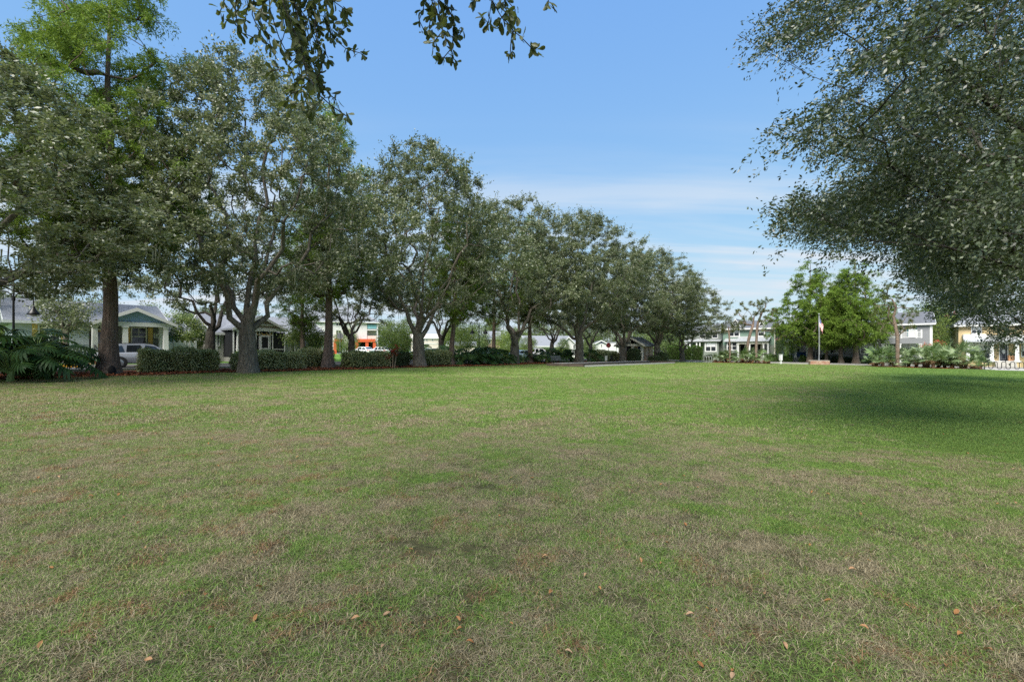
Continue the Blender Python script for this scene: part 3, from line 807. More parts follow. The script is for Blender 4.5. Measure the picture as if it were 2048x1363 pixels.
def cypress_proto(seed, H=22.0, R=4.2, trunk_r=0.42, low=6.0, n_tip=520, n_leaf=70, lean=(0, 0), bushy=False, L=0.17, W=0.045):
    r = np.random.default_rng(seed); t = Tree(seed + 1)
    zs = np.concatenate([np.linspace(-0.15, 1.5, 5), np.linspace(2.2, H * 0.98, 22)])
    t.chain([(lean[0] * z + 0.05 * sin(z * 0.9 + seed), lean[1] * z + 0.05 * cos(z * 0.7 + seed), z) for z in zs])
    if bushy: prof = [(low, R * 0.7), (low + 1.5, R), (H * 0.5, R * 0.95), (H * 0.72, R * 0.6), (H * 0.9, R * 0.38), (H, R * 0.1)]
    else: prof = [(low, R * 0.6), (H * 0.42, R), (H * 0.6, R * 0.92), (H * 0.8, R * 0.66), (H * 0.93, R * 0.36), (H, R * 0.06)]
    A = crown_points(r, n_tip, prof, shell=0.3, lump=0.2, fs=1.0)
    A[:, 0] += lean[0] * A[:, 2]; A[:, 1] += lean[1] * A[:, 2]
    t.grow(A, 0.05, 0.6, low * 0.8, 0.05, -0.12)
    t.radii(trunk_r, 0.008, 2.2)
    for i in range(len(zs)): t.rad[i] = max(t.rad[i] * 0.2, trunk_r * (1 - 0.95 * (max(0, zs[i]) / H) ** 0.8))
    pr = Proto()
    pr.add('trunk', t.wood('trunk', 'cypress_bark', None, 0.62, 0.6, 1.0))
    tips = np.array([t.P[i] for i in t.tips]); dr = tip_dirs(t, t.tips)
    dr[:, 2] *= 0.4
    co = sprays_at(r, tips, unit(dr), 6, n_leaf // 6, 0.75, 0.055, L, W, 0.7, 0.6, 0.55, 0.6, 0.05)
    pr.add('crown', link('crown', npmesh('crown', co, np.arange(len(co)), 4, 'cypress_leaf')))
    return pr
def small_proto(seed, H=4.5, R=1.8, base=1.3, trunk_r=0.09, n_tip=120, n_leaf=60, L=0.17, W=0.08, leaf='light_leaf', bark='oak_bark', low=1.3, flowers=None, spread=0.26, stems=1, top=0.5):
    r = np.random.default_rng(seed); t = Tree(seed + 1)
    b_ = t.chain([(0, 0, z) for z in np.linspace(-0.1, base if stems == 1 else 0.25, 5)])
    for i in range(max(3, stems)):
        a = 2 * pi * i / max(3, stems) + r.normal(0, 0.3)
        t.smooth_limb(b_, (R * 0.45 * cos(a), R * 0.45 * sin(a), base + (H - base) * r.uniform(0.35, 0.6)), 5, 0.2, 0.05)
    prof = [(low, R * 0.5), (low + (H - low) * 0.3, R), (low + (H - low) * 0.65, R * 0.85), (low + (H - low) * 0.9, R * top), (H, R * 0.12)]
    A = crown_points(r, n_tip, prof, lump=0.3, fs=1.6)
    t.grow(A, 0.3, 0.35, base * 0.7, 0.04); t.radii(trunk_r, 0.006)
    pr = Proto(); pr.add('trunk', t.wood('trunk', bark, None, 0.3, 0.2))
    tips = np.array([t.P[i] for i in t.tips]); dr = tip_dirs(t, t.tips)
    co = leaves_at(r, tips, dr, n_leaf, spread, L, W, 0.6, 0.6, 0.1, 0.7)
    pr.add('crown', link('crown', npmesh('crown', co, np.arange(len(co)), 4, leaf)))
    if flowers:
        o = tips[np.argsort(-(tips[:, 2] + 0.6 * np.linalg.norm(tips[:, :2], axis=1)))[:flowers[1]]]
        fc = leaves_at(r, o + np.array([0, 0, 0.2]), np.tile([[0, 0, 1.0]], (len(o), 1)), 26, 0.14, 0.11, 0.08, 0.5)
        pr.add('flowers', link('flowers', npmesh('flowers', fc, np.arange(len(fc)), 4, flowers[0])))
    return pr

OAKS = [oak_proto(101, 17.2, 7.4, 2.7, 0.42, moss=46), oak_proto(202, 17.6, 7.2, 3.0, 0.40, moss=50, limbs=6),
        oak_proto(303, 17.0, 7.0, 2.5, 0.38, moss=60, limbs=4), oak_proto(404, 17.4, 7.2, 3.3, 0.40, limbs=5, moss=50)]
OAKD = oak_proto(505, 15.5, 6.4, 3.0, 0.33, n_tip=460, n_leaf=84, L=0.17, W=0.085, bark='dark_bark', moss=50, limbs=5, low=4.2)
CYP = [cypress_proto(11, 21.0, 4.5, 0.37, 5.5, 900, 150), cypress_proto(12, 18.6, 3.6, 0.33, 5.0, 460, 120), cypress_proto(13, 14.6, 4.6, 0.34, 2.9, 560, 120, bushy=True, L=0.22, W=0.07)]

def T(px, Y): x, y = onray(px, Y); return (x, y, gz(x))
g_o = 'live oaks along the left side of the lawn'
OAKS[0].plant('live_oak', 'leaning-limbed live oak left of the screened porch, nearest of the full oaks in the row', 'oak tree', T(497, 25.4), 0.6, (1.02, 1.02, 0.97), g_o)
OAKS[1].plant('live_oak', 'big live oak beside the short clipped hedge and twin street lamp', 'oak tree', T(840, 37), 3.1, (1.12, 1.12, 1.0), g_o)
OAKS[2].plant('live_oak', 'live oak with a long pale limb reaching right, left of the black bench', 'oak tree', T(1028, 48), 2.0, (1.2, 1.2, 1.0), g_o)
OAKS[3].plant('live_oak', 'live oak behind the right end of the black bench beside the concrete court', 'oak tree', T(1158, 53), 0.2, (1.15, 1.15, 0.97), g_o)
OAKS[0].plant('live_oak', 'live oak standing in front of the small tan pavilion', 'oak tree', T(1247, 62), 3.4, (1.15, 1.15, 0.88), g_o)
OAKS[1].plant('live_oak', 'live oak at the right corner of the tan pavilion', 'oak tree', T(1315, 66), 4.4, (1.12, 1.12, 0.90), g_o)
OAKS[2].plant('live_oak', 'last live oak of the row, beside the boxy green hedges', 'oak tree', T(1365, 70), 5.5, (0.95, 0.95, 0.70), g_o)
OAKS[3].plant('live_oak', 'live oak with foliage filling the left edge above the split-leaf plants', 'oak tree', (-20.6, 16.2, gz(-20.6)), 1.9, (1.06, 1.06, 0.72), g_o)
OAKD.plant('live_oak', 'dark multi-limbed oak across the street left of the grey bungalow', 'oak tree', T(420, 36), 0.0, (1.05, 1.05, 1.0), 'oaks across the street')
OAKD.plant('live_oak', 'dark oak behind the hedge in front of the white three-storey block', 'oak tree', T(702, 48), 2.2, 0.98, 'oaks across the street')
OAKD.plant('live_oak', 'dark forked oak across the street behind the short clipped hedge', 'oak tree', T(885, 56), 4.0, 1.02, 'oaks across the street')
OAKD.plant('live_oak', 'dark twin-limbed oak across the street behind the black bench', 'oak tree', T(1104, 72), 5.2, 1.0, 'oaks across the street')
OAKD.plant('live_oak', 'dark oak across the street just left of the stop sign', 'oak tree', T(1180, 80), 1.2, 0.9, 'oaks across the street')
OAKD.plant('live_oak', 'dark oak across the street above the house with yellow shutters', 'oak tree', T(40, 36), 2.8, 1.0, 'oaks across the street')
g_c = 'bald cypresses in the left tree row'
big = CYP[0].plant('bald_cypress', 'tallest bald cypress at left with hollow at its fluted base', 'cypress tree', T(218, 22.6), 0.4, 1.0, g_c)
hv = Matrix.Rotation(-0.4, 4, 'Z') @ Vector((0.655 * 0.47 + 0.13, -0.755 * 0.47 + 0.02, 0.20))
MB().lathe([(0.02, -0.26), (0.13, -0.2), (0.15, -0.05), (0.14, 0.08), (0.09, 0.19), (0.02, 0.25)], 12, tuple(hv)).build('hollow', 'dark_opening', big, True)
CYP[1].plant('bald_cypress', 'bald cypress with flared pale base between two clipped hedges', 'cypress tree', T(657, 33), 1.4, 1.0, g_c)
CYP[1].plant('bald_cypress', 'slender leaning cypress right of the short clipped hedge', 'cypress tree', T(903, 41.5), 2.4, (0.8, 0.8, 0.78), g_c).rotation_euler = (0, radians(-4), 2.4)
CYP[1].plant('bald_cypress', 'straight cypress trunk right of the twin street lamp', 'cypress tree', T(988, 62), 3.4, (0.9, 0.9, 0.95), g_c)
CYP[1].plant('bald_cypress', 'straight cypress trunk in the mulch between oak and black bench', 'cypress tree', T(1060, 53), 4.4, (0.9, 0.9, 0.9), g_c)
CYP[1].plant('bald_cypress', 'thin dark trunk across the street in front of the magnolia', 'cypress tree', T(605, 44), 5.0, (0.75, 0.75, 0.7), g_c)
g_f = 'bald cypresses on the far verge'
for px, sc, rz, lb in ((1620, (1.08, 1.08, 1.03), 0.3, 'broad bald cypress left of the flagpole'), (1653, (0.7, 0.7, 0.80), 1.9, 'grey-trunked cypress just behind the flagpole'),
                       (1682, (0.85, 0.85, 0.9), 2.9, 'red-brown trunked cypress right of the flagpole'), (1711, (1.1, 1.1, 1.02), 4.1, 'broad bright bald cypress left of the right-hand palmetto bed')):
    x, y = ray_s(px, 81.4); CYP[2].plant('bald_cypress', lb, 'cypress tree', (x, y, gz(x)), rz, sc, g_f)
# --- the two oaks standing right of the field (trunks outside the frame)
def side_oak(name, label, base, H, R, edge, seed, n_tip, n_leaf, L, W, low, limbs, trunk_r=0.42, spread=0.30, lump=0.12, zf=1.0, boughs=0, nsp=3, sweep=(-0.35, 0, 0), sside=0.55, sdroop=0.35):
    r = np.random.default_rng(seed); t = Tree(seed + 1); bx, by, bz = base
    top = t.chain([(0.03 * z, 0.02 * z, z) for z in np.linspace(-0.15, 2.8, 7)])
    for e in limbs: t.smooth_limb(top - (1 if e[2] < 4 else 0), (e[0] - bx, e[1] - by, e[2] - bz), 9, 0.12, 0.14)
    prof = [(low, R * 0.55), (low + 1.2, R * 0.9), (H * 0.4, R), (H * 0.6, R * 0.92), (H * 0.8, R * 0.65), (H * 0.95, R * 0.3), (H, R * 0.08)]
    ex, ey = [e[1] for e in edge], [e[0] for e in edge]
    keep = []; cs_ = int(r.integers(1e6))
    while len(keep) < n_tip:
        for p in crown_points(np.random.default_rng(cs_ + len(keep)), 300, prof, shell=0.4, lump=lump, fs=1.0, pseed=cs_, zf=zf):
            X, Y, Z = p[0] + bx, p[1] + by, p[2] + bz
            if Y > 0.5:
                px = 1024 + F * X / Y; py = HY - F * (Z - CH) / Y
                if px < np.interp(py, ex, ey) + 62 * 8 / Y: continue
                if px > 2200 or py < -150:
                    if r.random() < 0.90: continue
            elif r.random() < 0.92: continue
            keep.append(p)
    A = keep[:n_tip]
    for e in limbs[:boughs]:                      # leafy ends of the long boughs
        e = np.array(e) - np.array(base); b0 = np.array([0.1, 0.05, 2.8])
        for _ in range(46):
            f = 1 - 0.42 * r.random() ** 1.4; w = (1.06 - f) * 1.5
            p = b0 + (e - b0) * f + np.array([0, 0, 0.12]) * (f * f - f) * np.linalg.norm(e - b0) * 0.5 + r.normal(0, 1, 3) * np.array([0.35, 0.6, 0.3]) * (0.25 + w)
            if 1024 + F * (p[0] + bx) / (p[1] + by) > np.interp(HY - F * (p[2] + bz - CH) / (p[1] + by), ex, ey) + 34: A.append(p)
    A = np.array(A)
    t.grow(A, 0.28, 0.5, 2.2, 0.06); t.radii(trunk_r, 0.006, 2.0); t.thin(7, 0.42)
    root = thing(name, label, 'oak tree', base, 0, 'oaks on the right side of the lawn')
    t.wood('trunk', 'dark_bark', root, 0.45, 0.45, 0.25)
    tips = np.array([t.P[i] for i in t.tips]); dr = tip_dirs(t, t.tips)
    inner = [i for i in range(len(t.P)) if t.rad[i] < 0.02 and t.kids[i] > 0]
    co = sprays_at(r, tips, dr, nsp, n_leaf // nsp, spread * 3.6, spread * 0.15, L, W, 0.45, 1.0, sdroop, sside, -0.1, sweep)
    q = r.choice(inner, min(len(inner), n_tip), replace=False); co2 = leaves_at(r, np.array([t.P[i] for i in q]), tip_dirs(t, q), n_leaf // 5, spread * 0.7, L, W, 0.45, 0.8, 0.15, 0.6)
    co = np.concatenate([co, co2])
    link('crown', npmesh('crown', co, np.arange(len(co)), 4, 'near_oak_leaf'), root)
EDGE1 = [(1440, -400), (1440, -150), (1500, 5), (1468, 60), (1610, 105), (1690, 165), (1535, 235), (1545, 262), (1715, 318), (1660, 360), (1530, 400), (1530, 425), (1585, 455), (1700, 475), (1745, 495), (1850, 520), (2020, 545), (2600, 570), (3000, 800)]
side_oak('live_oak', 'near live oak whose dark boughs sweep in from the upper right', (13.2, 8.2, gz(13)), 12.5, 9.6, EDGE1, 71, 2100, 99, 0.074, 0.031, 2.6,
         [at(1475, 70, 7.2), at(1545, 245, 7.6), at(1535, 415, 7.8), at(1700, 330, 8.4), at(1850, 120, 8.0), at(1900, 470, 8.8), (15, 14, 9), (18, 5, 8), (12, 2, 9), (14, 9, 11.5)], 0.44, 0.24, -0.06, 1.9, 6, 3, (-0.75, -0.1, -0.25), 0.42, 0.45)
EDGE2 = [(1700, -400), (1700, 300), (1760, 430), (1800, 520), (1780, 545), (1830, 580), (1900, 615), (1955, 645), (1960, 690), (1975, 705), (2200, 715)]
side_oak('live_oak', 'second live oak at right with paler foliage hanging over the yellow house', (24.5, 19.5, gz(24)), 12.5, 9.0, EDGE2, 81, 1150, 90, 0.12, 0.055, 2.3,
         [at(1800, 520, 18), at(1850, 590, 18.5), at(1960, 650, 18), at(1900, 450, 19), at(2000, 300, 19), (27, 27, 8), (32, 18, 8), (25, 13, 9), (25, 20, 12)], 0.42, 0.36)

# --- the oak overhead, behind the camera, whose leafy twigs hang into the top of the frame
def oak_leaf_mesh(name, L, W, bend, seed):
    """one obovate oak leaf"""
    r = np.random.default_rng(seed)
    st_ = [(0, 0.06), (0.25, 0.5), (0.55, 0.95), (0.78, 1.0), (0.93, 0.6), (1.0, 0.05)]
    V, Fc = [], []
    for i, (f, w) in enumerate(st_):
        z = -bend * L * f * f
        ww = W / 2 * w * (1 + 0.08 * r.normal())
        V += [(-ww, f * L, z + ww * 0.35), (0, f * L, z), (ww, f * L, z + ww * 0.35)]
        if i: k = 3 * i; Fc += [(k - 3, k - 2, k + 1, k), (k - 2, k - 1, k + 2, k + 1)]
    me = bpy.data.meshes.new(name); me.from_pydata(V, [], Fc); me.materials.append(MATS['overhead_leaf'])
    me.polygons.foreach_set('use_smooth', [True] * len(Fc)); me.update()
    return me
LEAVES = [oak_leaf_mesh('leaf', 0.078, 0.033, 0.15, 1), oak_leaf_mesh('leaf', 0.070, 0.034, 0.3, 2), oak_leaf_mesh('leaf', 0.085, 0.035, 0.05, 3)]
TW = [  # twigs as pixel paths with a distance of about three metres (leaf size against the photograph)
    [(455, -60), (448, 0), (440, 22)], [(480, -70), (470, 20), (478, 62), (505, 75)], [(510, -60), (505, 30), (520, 70), (535, 86)], [(545, -60), (540, 20), (556, 75), (572, 100)],
    [(570, -60), (580, 40), (592, 105), (598, 150), (560, 140), (530, 146)], [(600, -60), (602, 50), (612, 110), (622, 165), (610, 205), (570, 212)], [(630, -60), (628, 40), (640, 100), (642, 140), (625, 175)],
    [(600, 90), (615, 150), (640, 190), (660, 212), (690, 232)], [(622, 160), (600, 180), (580, 190), (572, 200)], [(650, 195), (625, 218), (612, 222)], [(640, -60), (655, 30), (668, 78), (690, 98), (722, 108)],
    [(668, 78), (695, 50), (690, 34)], [(655, -60), (665, 0), (690, 20)], [(640, 120), (650, 105), (658, 115)], [(520, -60), (525, 10), (530, 45)], [(560, -60), (565, 20), (570, 60), (560, 90)], [(585, -60), (600, 10), (615, 60), (622, 90)],
    [(490, -60), (495, 10), (490, 40)], [(615, -60), (620, 20), (640, 60)], [(535, -60), (520, 40), (545, 95)], [(550, 0), (580, 60), (605, 120)], [(470, -60), (475, 20), (450, 45)], [(630, 150), (660, 190), (672, 200)], [(605, 110), (580, 130), (590, 165)],
    [(860, -60), (850, 0), (838, 40), (846, 58)], [(880, -60), (875, 10), (885, 60), (905, 100), (908, 122)], [(885, 60), (870, 80), (868, 88)], [(900, -40), (892, 10), (915, 70), (922, 60)], [(905, 95), (888, 112), (884, 118)], [(870, -30), (862, 30), (858, 60)],
    [(960, -50), (955, -4)], [(990, -60), (985, 0), (975, 45), (970, 40)], [(1000, -60), (1012, 20), (1025, 60), (1020, 105)], [(1025, 60), (1045, 75), (1062, 98), (1070, 100)], [(1010, 0), (1030, 20), (1030, 30)], [(940, -60), (946, 2)], [(1095, -50), (1098, 4)], [(1012, 20), (1000, 40), (996, 52)],
]
ov_base = (-2.2, -5.5, gz(-2.2))
ov = thing('live_oak', 'overhead oak whose leafy twigs hang into the top of the picture', 'oak tree', ov_base, 0, 'oaks on the near side')
r = np.random.default_rng(91); t = Tree(92); OB = np.array(ov_base)
top = t.chain([(0, 0, z) for z in np.linspace(-0.15, 3.0, 7)])
for e in ((-1.4, 2.4, 5.6), (0.2, 2.6, 5.9), (3.5, -3, 7), (-6, -6, 7), (-2, -9, 7.5), (3, -9, 7), (-5.5, -1.5, 7.2)):
    t.smooth_limb(top, np.array(e) - OB, 9, 0.15, 0.1)
A = []
while len(A) < 200:
    p = crown_points(r, 1, [(4.2, 4), (5.5, 6.8), (7.5, 7.5), (9.5, 6), (11.5, 2.5), (12.3, 0.6)], lump=0.35, fs=0.8)[0]; X, Y, Z = p + OB
    if Y > -0.5 and Z < CH + 0.95 * (Y + 0.5) + 1.6: continue
    if abs(X) < 2.0 and Y > -1.5 and Z < 4.5: continue
    A.append(p)
t.grow(A, 0.3, 0.5, 2.6, 0.06)
tips_hi = list(t.tips)
twig_nodes = []
for tw in TW:
    Y0 = 3.05 + r.uniform(-0.25, 0.35); path = []
    for i, (px, py) in enumerate(tw): path.append(np.array(at(px, py, Y0 + 0.05 * i)) - OB)
    k = t.nearest(path[0] + np.array([0, -0.6, 0.7]))
    full = [t.P[k] + (path[0] - t.P[k]) * f + r.normal(0, 0.03, 3) for f in (0.33, 0.66)] + path if np.linalg.norm(path[0] - t.P[k]) > 0.25 else path
    # fine steps along the twig
    fine = []
    prev = t.P[k]
    for q in full:
        n_ = max(1, int(np.linalg.norm(q - prev) / 0.05))
        for i in range(1, n_ + 1): fine.append(prev + (q - prev) * i / n_ + r.normal(0, 0.004, 3))
        prev = q
    n0 = len(t.P); t.chain(fine, k, False)
    twig_nodes.append((n0 + len(fine) - 1, list(range(n0, len(t.P)))))
t.radii(0.36, 0.0036, 2.6)
wood_o = t.wood('trunk', 'dark_bark', ov, 0.4, 0.4, 0.2)
hp = np.array([t.P[i] for i in tips_hi]); co = leaves_at(r, hp, tip_dirs(t, tips_hi), 56, 0.40, 0.10, 0.045, 0.4, 0.6, 0.1, 0.6)
W_ = co.reshape(-1, 4, 3) + OB
vis = np.array([(q[0][1] > 0.3 and q[:, 2].min() < CH + 0.78 * q[:, 1].max() + 0.15) for q in W_])
co = W_[~vis].reshape(-1, 3) - OB
link('crown', npmesh('crown', co, np.arange(len(co)), 4, 'overhead_leaf'), ov)
# leaves of the hanging twigs: whorls of five to eight
specs = []
for tipn, nodes in twig_nodes:
    for j, i in enumerate(nodes):
        p = t.P[i] + OB
        if p[2] > CH + 0.80 * p[1]: continue
        tip = j >= len(nodes) - 1
        if not tip and r.random() > 0.85: continue
        d = unit(t.P[i] - t.P[t.par[i]] + 1e-6)
        for q in range(int(r.integers(5, 9)) if tip else int(r.integers(3, 7))):
            dd = unit(d * r.uniform(0.25, 0.9) + r.normal(0, 0.75, 3) + np.array([0, 0, -0.25]))
            specs.append((p + r.normal(0, 0.010, 3), dd, unit(r.normal(0, 1, 3) + np.array([0, -0.1, 0.35])), float(r.uniform(0.62, 0.98)), int(r.integers(0, 3))))
def leaf_matrix(p, d, n, s):
    y = Vector(d).normalized(); x = y.cross(Vector(n)).normalized(); z = x.cross(y)
    return Matrix(((x.x * s, y.x * s, z.x * s, p[0]), (x.y * s, y.y * s, z.y * s, p[1]), (x.z * s, y.z * s, z.z * s, p[2]), (0, 0, 0, 1)))
order = sorted(range(len(specs)), key=lambda i: specs[i][0][1] + 2.0 * (specs[i][0][2] > CH + 0.74 * specs[i][0][1]))
rest_v, rest_f = [], []
for rank, i in enumerate(order):
    p, d, n_, s_, k = specs[i]; p = p - OB
    Mx = leaf_matrix(p, d, n_, s_)
    if rank < 300:
        o = link('leaf', LEAVES[k], wood_o); o.matrix_local = Mx
    else:
        k0 = len(rest_v); rest_v += [tuple(Mx @ v.co) for v in LEAVES[k].vertices]; rest_f += [tuple(k0 + q for q in pl.vertices) for pl in LEAVES[k].polygons]
if rest_v:
    me = bpy.data.meshes.new('twig_leaves'); me.from_pydata(rest_v, [], rest_f); me.materials.append(MATS['overhead_leaf'])
    me.polygons.foreach_set('use_smooth', [True] * len(rest_f)); me.update(); kind(link('twig_leaves', me, ov), 'stuff')

# --- small trees
MAG = small_proto(31, 4.4, 1.75, 1.2, 0.10, 130, 50, 0.18, 0.085, 'magnolia_leaf', low=1.4, spread=0.30)
CREPE = small_proto(32, 4.2, 1.8, 1.3, 0.07, 110, 60, 0.10, 0.05, 'light_leaf', low=1.5, flowers=('pink_flower', 16), stems=4)
CREPE2 = small_proto(38, 4.2, 1.8, 1.3, 0.07, 130, 70, 0.10, 0.05, 'light_leaf', low=0.9, flowers=('pink_flower', 4), stems=4)
CREPER = small_proto(39, 3.4, 1.8, 1.0, 0.07, 90, 60, 0.10, 0.05, 'light_leaf', low=0.8, flowers=('red_flower', 7), stems=4)
LIGHT = small_proto(33, 5.0, 2.3, 1.4, 0.10, 150, 60, 0.16, 0.075, 'light_leaf', low=1.2, spread=0.32)
MAG.plant('magnolia_tree', 'bright magnolia in front of the shuttered bungalow window', 'tree', T(610, 45.5), 0.0, (1.05, 1.05, 1.02))
MAG.plant('magnolia_tree', 'dull olive magnolia beside the white vinyl fence', 'tree', T(374, 43.0), 1.0, (0.95, 0.95, 0.95))
LIGHT.plant('small_tree', 'pale green young tree behind the red cordyline', 'tree', T(792, 58), 0.4, (1.0, 1.0, 0.9))
LIGHT.plant('small_tree', 'yellow-green tree left of the twin street lamp', 'tree', T(918, 66), 1.4, (1.15, 1.15, 1.05))
LIGHT.plant('small_tree', 'light tree seen between the cypress trunk and the forked oak limbs', 'tree', T(1010, 84), 2.4, 1.0)
CREPE.plant('crepe_myrtle', 'crepe myrtle with pink blossom beside the green townhouse', 'tree', (*ray_s(1572, 83.0), gz(44)), 0.2, (0.95, 0.95, 0.95))
CREPE2.plant('crepe_myrtle', 'tall crepe myrtle between the grey and yellow houses', 'tree', (*ray_s(1893, 92), gz(60)), 1.4, (1.5, 1.5, 1.75))
CREPER.plant('crepe_myrtle', 'low crepe myrtle with red blossom behind the right palmettos', 'tree', (*ray_s(1868, 80.9), gz(55)), 2.9, (1.1, 1.1, 0.95))
SMALLT = small_proto(34, 3.6, 1.2, 1.6, 0.13, 70, 50, 0.16, 0.06, 'cypress_leaf', low=1.6, spread=0.3)
SMALLT.plant('small_tree', 'slim grey-trunked tree in front of the pale house wall at left', 'tree', T(132, 32), 0.0, (1.3, 1.3, 1.45), mats={'crown': 'oak_leaf'})
LIGHT.plant('small_tree', 'young tree in front of the white block beside the sign back', 'tree', T(693, 63), 3.0, (0.75, 0.75, 0.82))
# --- sand pines in the palmetto beds
def pine(name, label, loc, path, tips, seed, tr=0.10, nn=60):
    r = np.random.default_rng(seed); t = Tree(seed); B = np.array(loc)
    pts = [np.array(p) - B for p in path]; top = t.chain(pts)
    t.grow([np.array(p) - B for p in tips], 0.15, 0.5, pts[2][2], 0.06, 0.1); t.radii(tr, 0.018, 2.0)
    root = thing(name, label, 'pine tree', loc, 0, 'sand pines in the palmetto beds'); t.wood('trunk', 'pine_bark', root, 0.3, 0.3)
    cs = np.array([t.P[i] for i in t.tips]); C2 = np.concatenate([cs + r.normal(0, 0.16, cs.shape) for _ in range(3)])
    m = len(C2) * nn; c = np.repeat(C2, nn, 0); d = unit(r.normal(0, 1, (m, 3)) + np.array([0, 0, 0.25])); L = 0.26 * r.uniform(0.6, 1.2, (m, 1))
    s_ = unit(np.cross(d, r.normal(0, 1, (m, 3)))) * 0.011
    co = np.stack([c - s_, c + s_, c + d * L + s_ * 0.4, c + d * L - s_ * 0.4], 1).reshape(-1, 3)
    link('crown', npmesh('crown', co, np.arange(len(co)), 4, 'pine_needle'), root)
def pine_at(label, s, bpx, path, tips, seed, tr=0.12):
    x, y = ray_s(bpx, s); Y = y; r = np.random.default_rng(seed)
    P3 = [(x, y, gz(x) - 0.1), (x, y, gz(x) + 0.5)] + [tuple(at(a, b_, Y + r.uniform(-.1, .1))) for a, b_ in path]
    Tp = [tuple(at(a + r.uniform(-5, 5), b_ + r.uniform(-4, 4), Y + r.uniform(-1.6, 1.6))) for a, b_ in tips for _ in range(2)]
    pine('sand_pine', label, (x, y, gz(x)), P3, Tp, seed, tr)
pine_at('leaning sand pine in the left palmetto bed', 71.0, 1493, [(1494, 700), (1497, 680), (1502, 662), (1506, 650), (1507, 640), (1500, 625)],
        [(1482, 606), (1490, 615), (1498, 606), (1505, 612), (1512, 608), (1478, 622), (1486, 632), (1496, 636), (1473, 624), (1516, 618), (1490, 645), (1480, 648), (1510, 628)], 41, 0.19)
pine_at('straight sand pine in the left palmetto bed with sparse tufts', 71.6, 1512, [(1512, 700), (1513, 680), (1514, 660), (1516, 645), (1524, 625), (1532, 612)],
        [(1518, 608), (1526, 602), (1534, 600), (1540, 602), (1524, 618), (1534, 622), (1546, 620), (1550, 624), (1530, 636), (1540, 640), (1522, 644), (1552, 652), (1546, 660), (1515, 630)], 42, 0.17)
pine_at('thin-stemmed sand pine at the left end of the palmetto bed', 70.4, 1460, [(1460, 700), (1459, 680), (1458, 665), (1457, 655), (1456, 648)],
        [(1448, 650), (1455, 645), (1464, 650), (1472, 655), (1450, 660), (1466, 662), (1476, 650), (1484, 656)], 43, 0.12)
pine_at('crooked sand pine rising from the right palmetto bed', 69.6, 1795, [(1795, 690), (1795, 672), (1790, 650), (1787, 632), (1792, 615), (1784, 598)],
        [(1750, 610), (1758, 625), (1765, 600), (1770, 590), (1775, 575), (1783, 570), (1790, 568), (1796, 580), (1755, 645), (1765, 650), (1775, 640), (1800, 600), (1808, 612), (1815, 600), (1822, 618), (1812, 632), (1822, 640), (1805, 645), (1830, 628), (1745, 632), (1770, 620), (1780, 610), (1800, 660), (1815, 655), (1828, 652), (1760, 662)], 44, 0.20)
# --- far tree line
FARP = [small_proto(35, 9.5, 4.2, 2.4, 0.22, 150, 60, 0.36, 0.19, 'far_leaf', low=0.8, spread=0.75), small_proto(36, 10.5, 3.8, 2.6, 0.22, 150, 60, 0.36, 0.18, 'far_leaf', low=0.6, spread=0.7), small_proto(37, 8.0, 4.6, 2.0, 0.22, 150, 60, 0.36, 0.2, 'far_leaf', low=0.5, spread=0.8)]
fl = [(-60, 92, 1), (30, 84, .95), (120, 96, 1), (215, 90, 1.05), (300, 98, 0.95), (360, 78, .85), (420, 105, 1.05), (500, 112, 1), (570, 130, 1.05), (770, 132, 1.0), (815, 140, 1.0), (905, 150, 1.05), (950, 118, .85), (985, 140, 1), (1035, 128, .9), (1075, 145, 1.1), (1120, 150, 1.05), (1165, 140, 1.1),
      (1200, 150, 1.05), (1245, 145, 1), (1285, 128, 1), (1330, 118, 0.9), (1345, 140, 1), (1385, 122, .95), (1440, 128, .95), (1490, 125, .95), (1550, 116, 1.0), (1600, 120, 1.0), (1680, 118, 1.0), (1760, 112, 1.0), (1835, 104, 1.25), (1872, 98, 1.2), (1905, 108, 1.3), (1955, 98, 1.0)]
for i, (px, Y, sc) in enumerate(fl):
    x, y = onray(px, Y)
    FARP[i % 3].plant('broadleaf_tree', 'distant green tree behind the houses, %s from the left in the far tree line' % ORD[i], 'tree', (x, y, gz(x)), i * 1.7, sc, 'far tree line')

for i, (px, Y, sc, lb) in enumerate(((1058, 90, .42, 'round tree before the white gabled house, left of the pickup'), (1127, 92, .36, 'round tree before the white gabled house, right of the bench'), (1176, 95, .42, 'round tree between the two white houses'), (640, 80, .45, 'round tree before the left end of the white block'))):
    x, y = onray(px, Y); FARP[i % 3].plant('broadleaf_tree', lb, 'tree', (x, y, gz(x)), i * 2.1, sc, 'yard trees across the street')

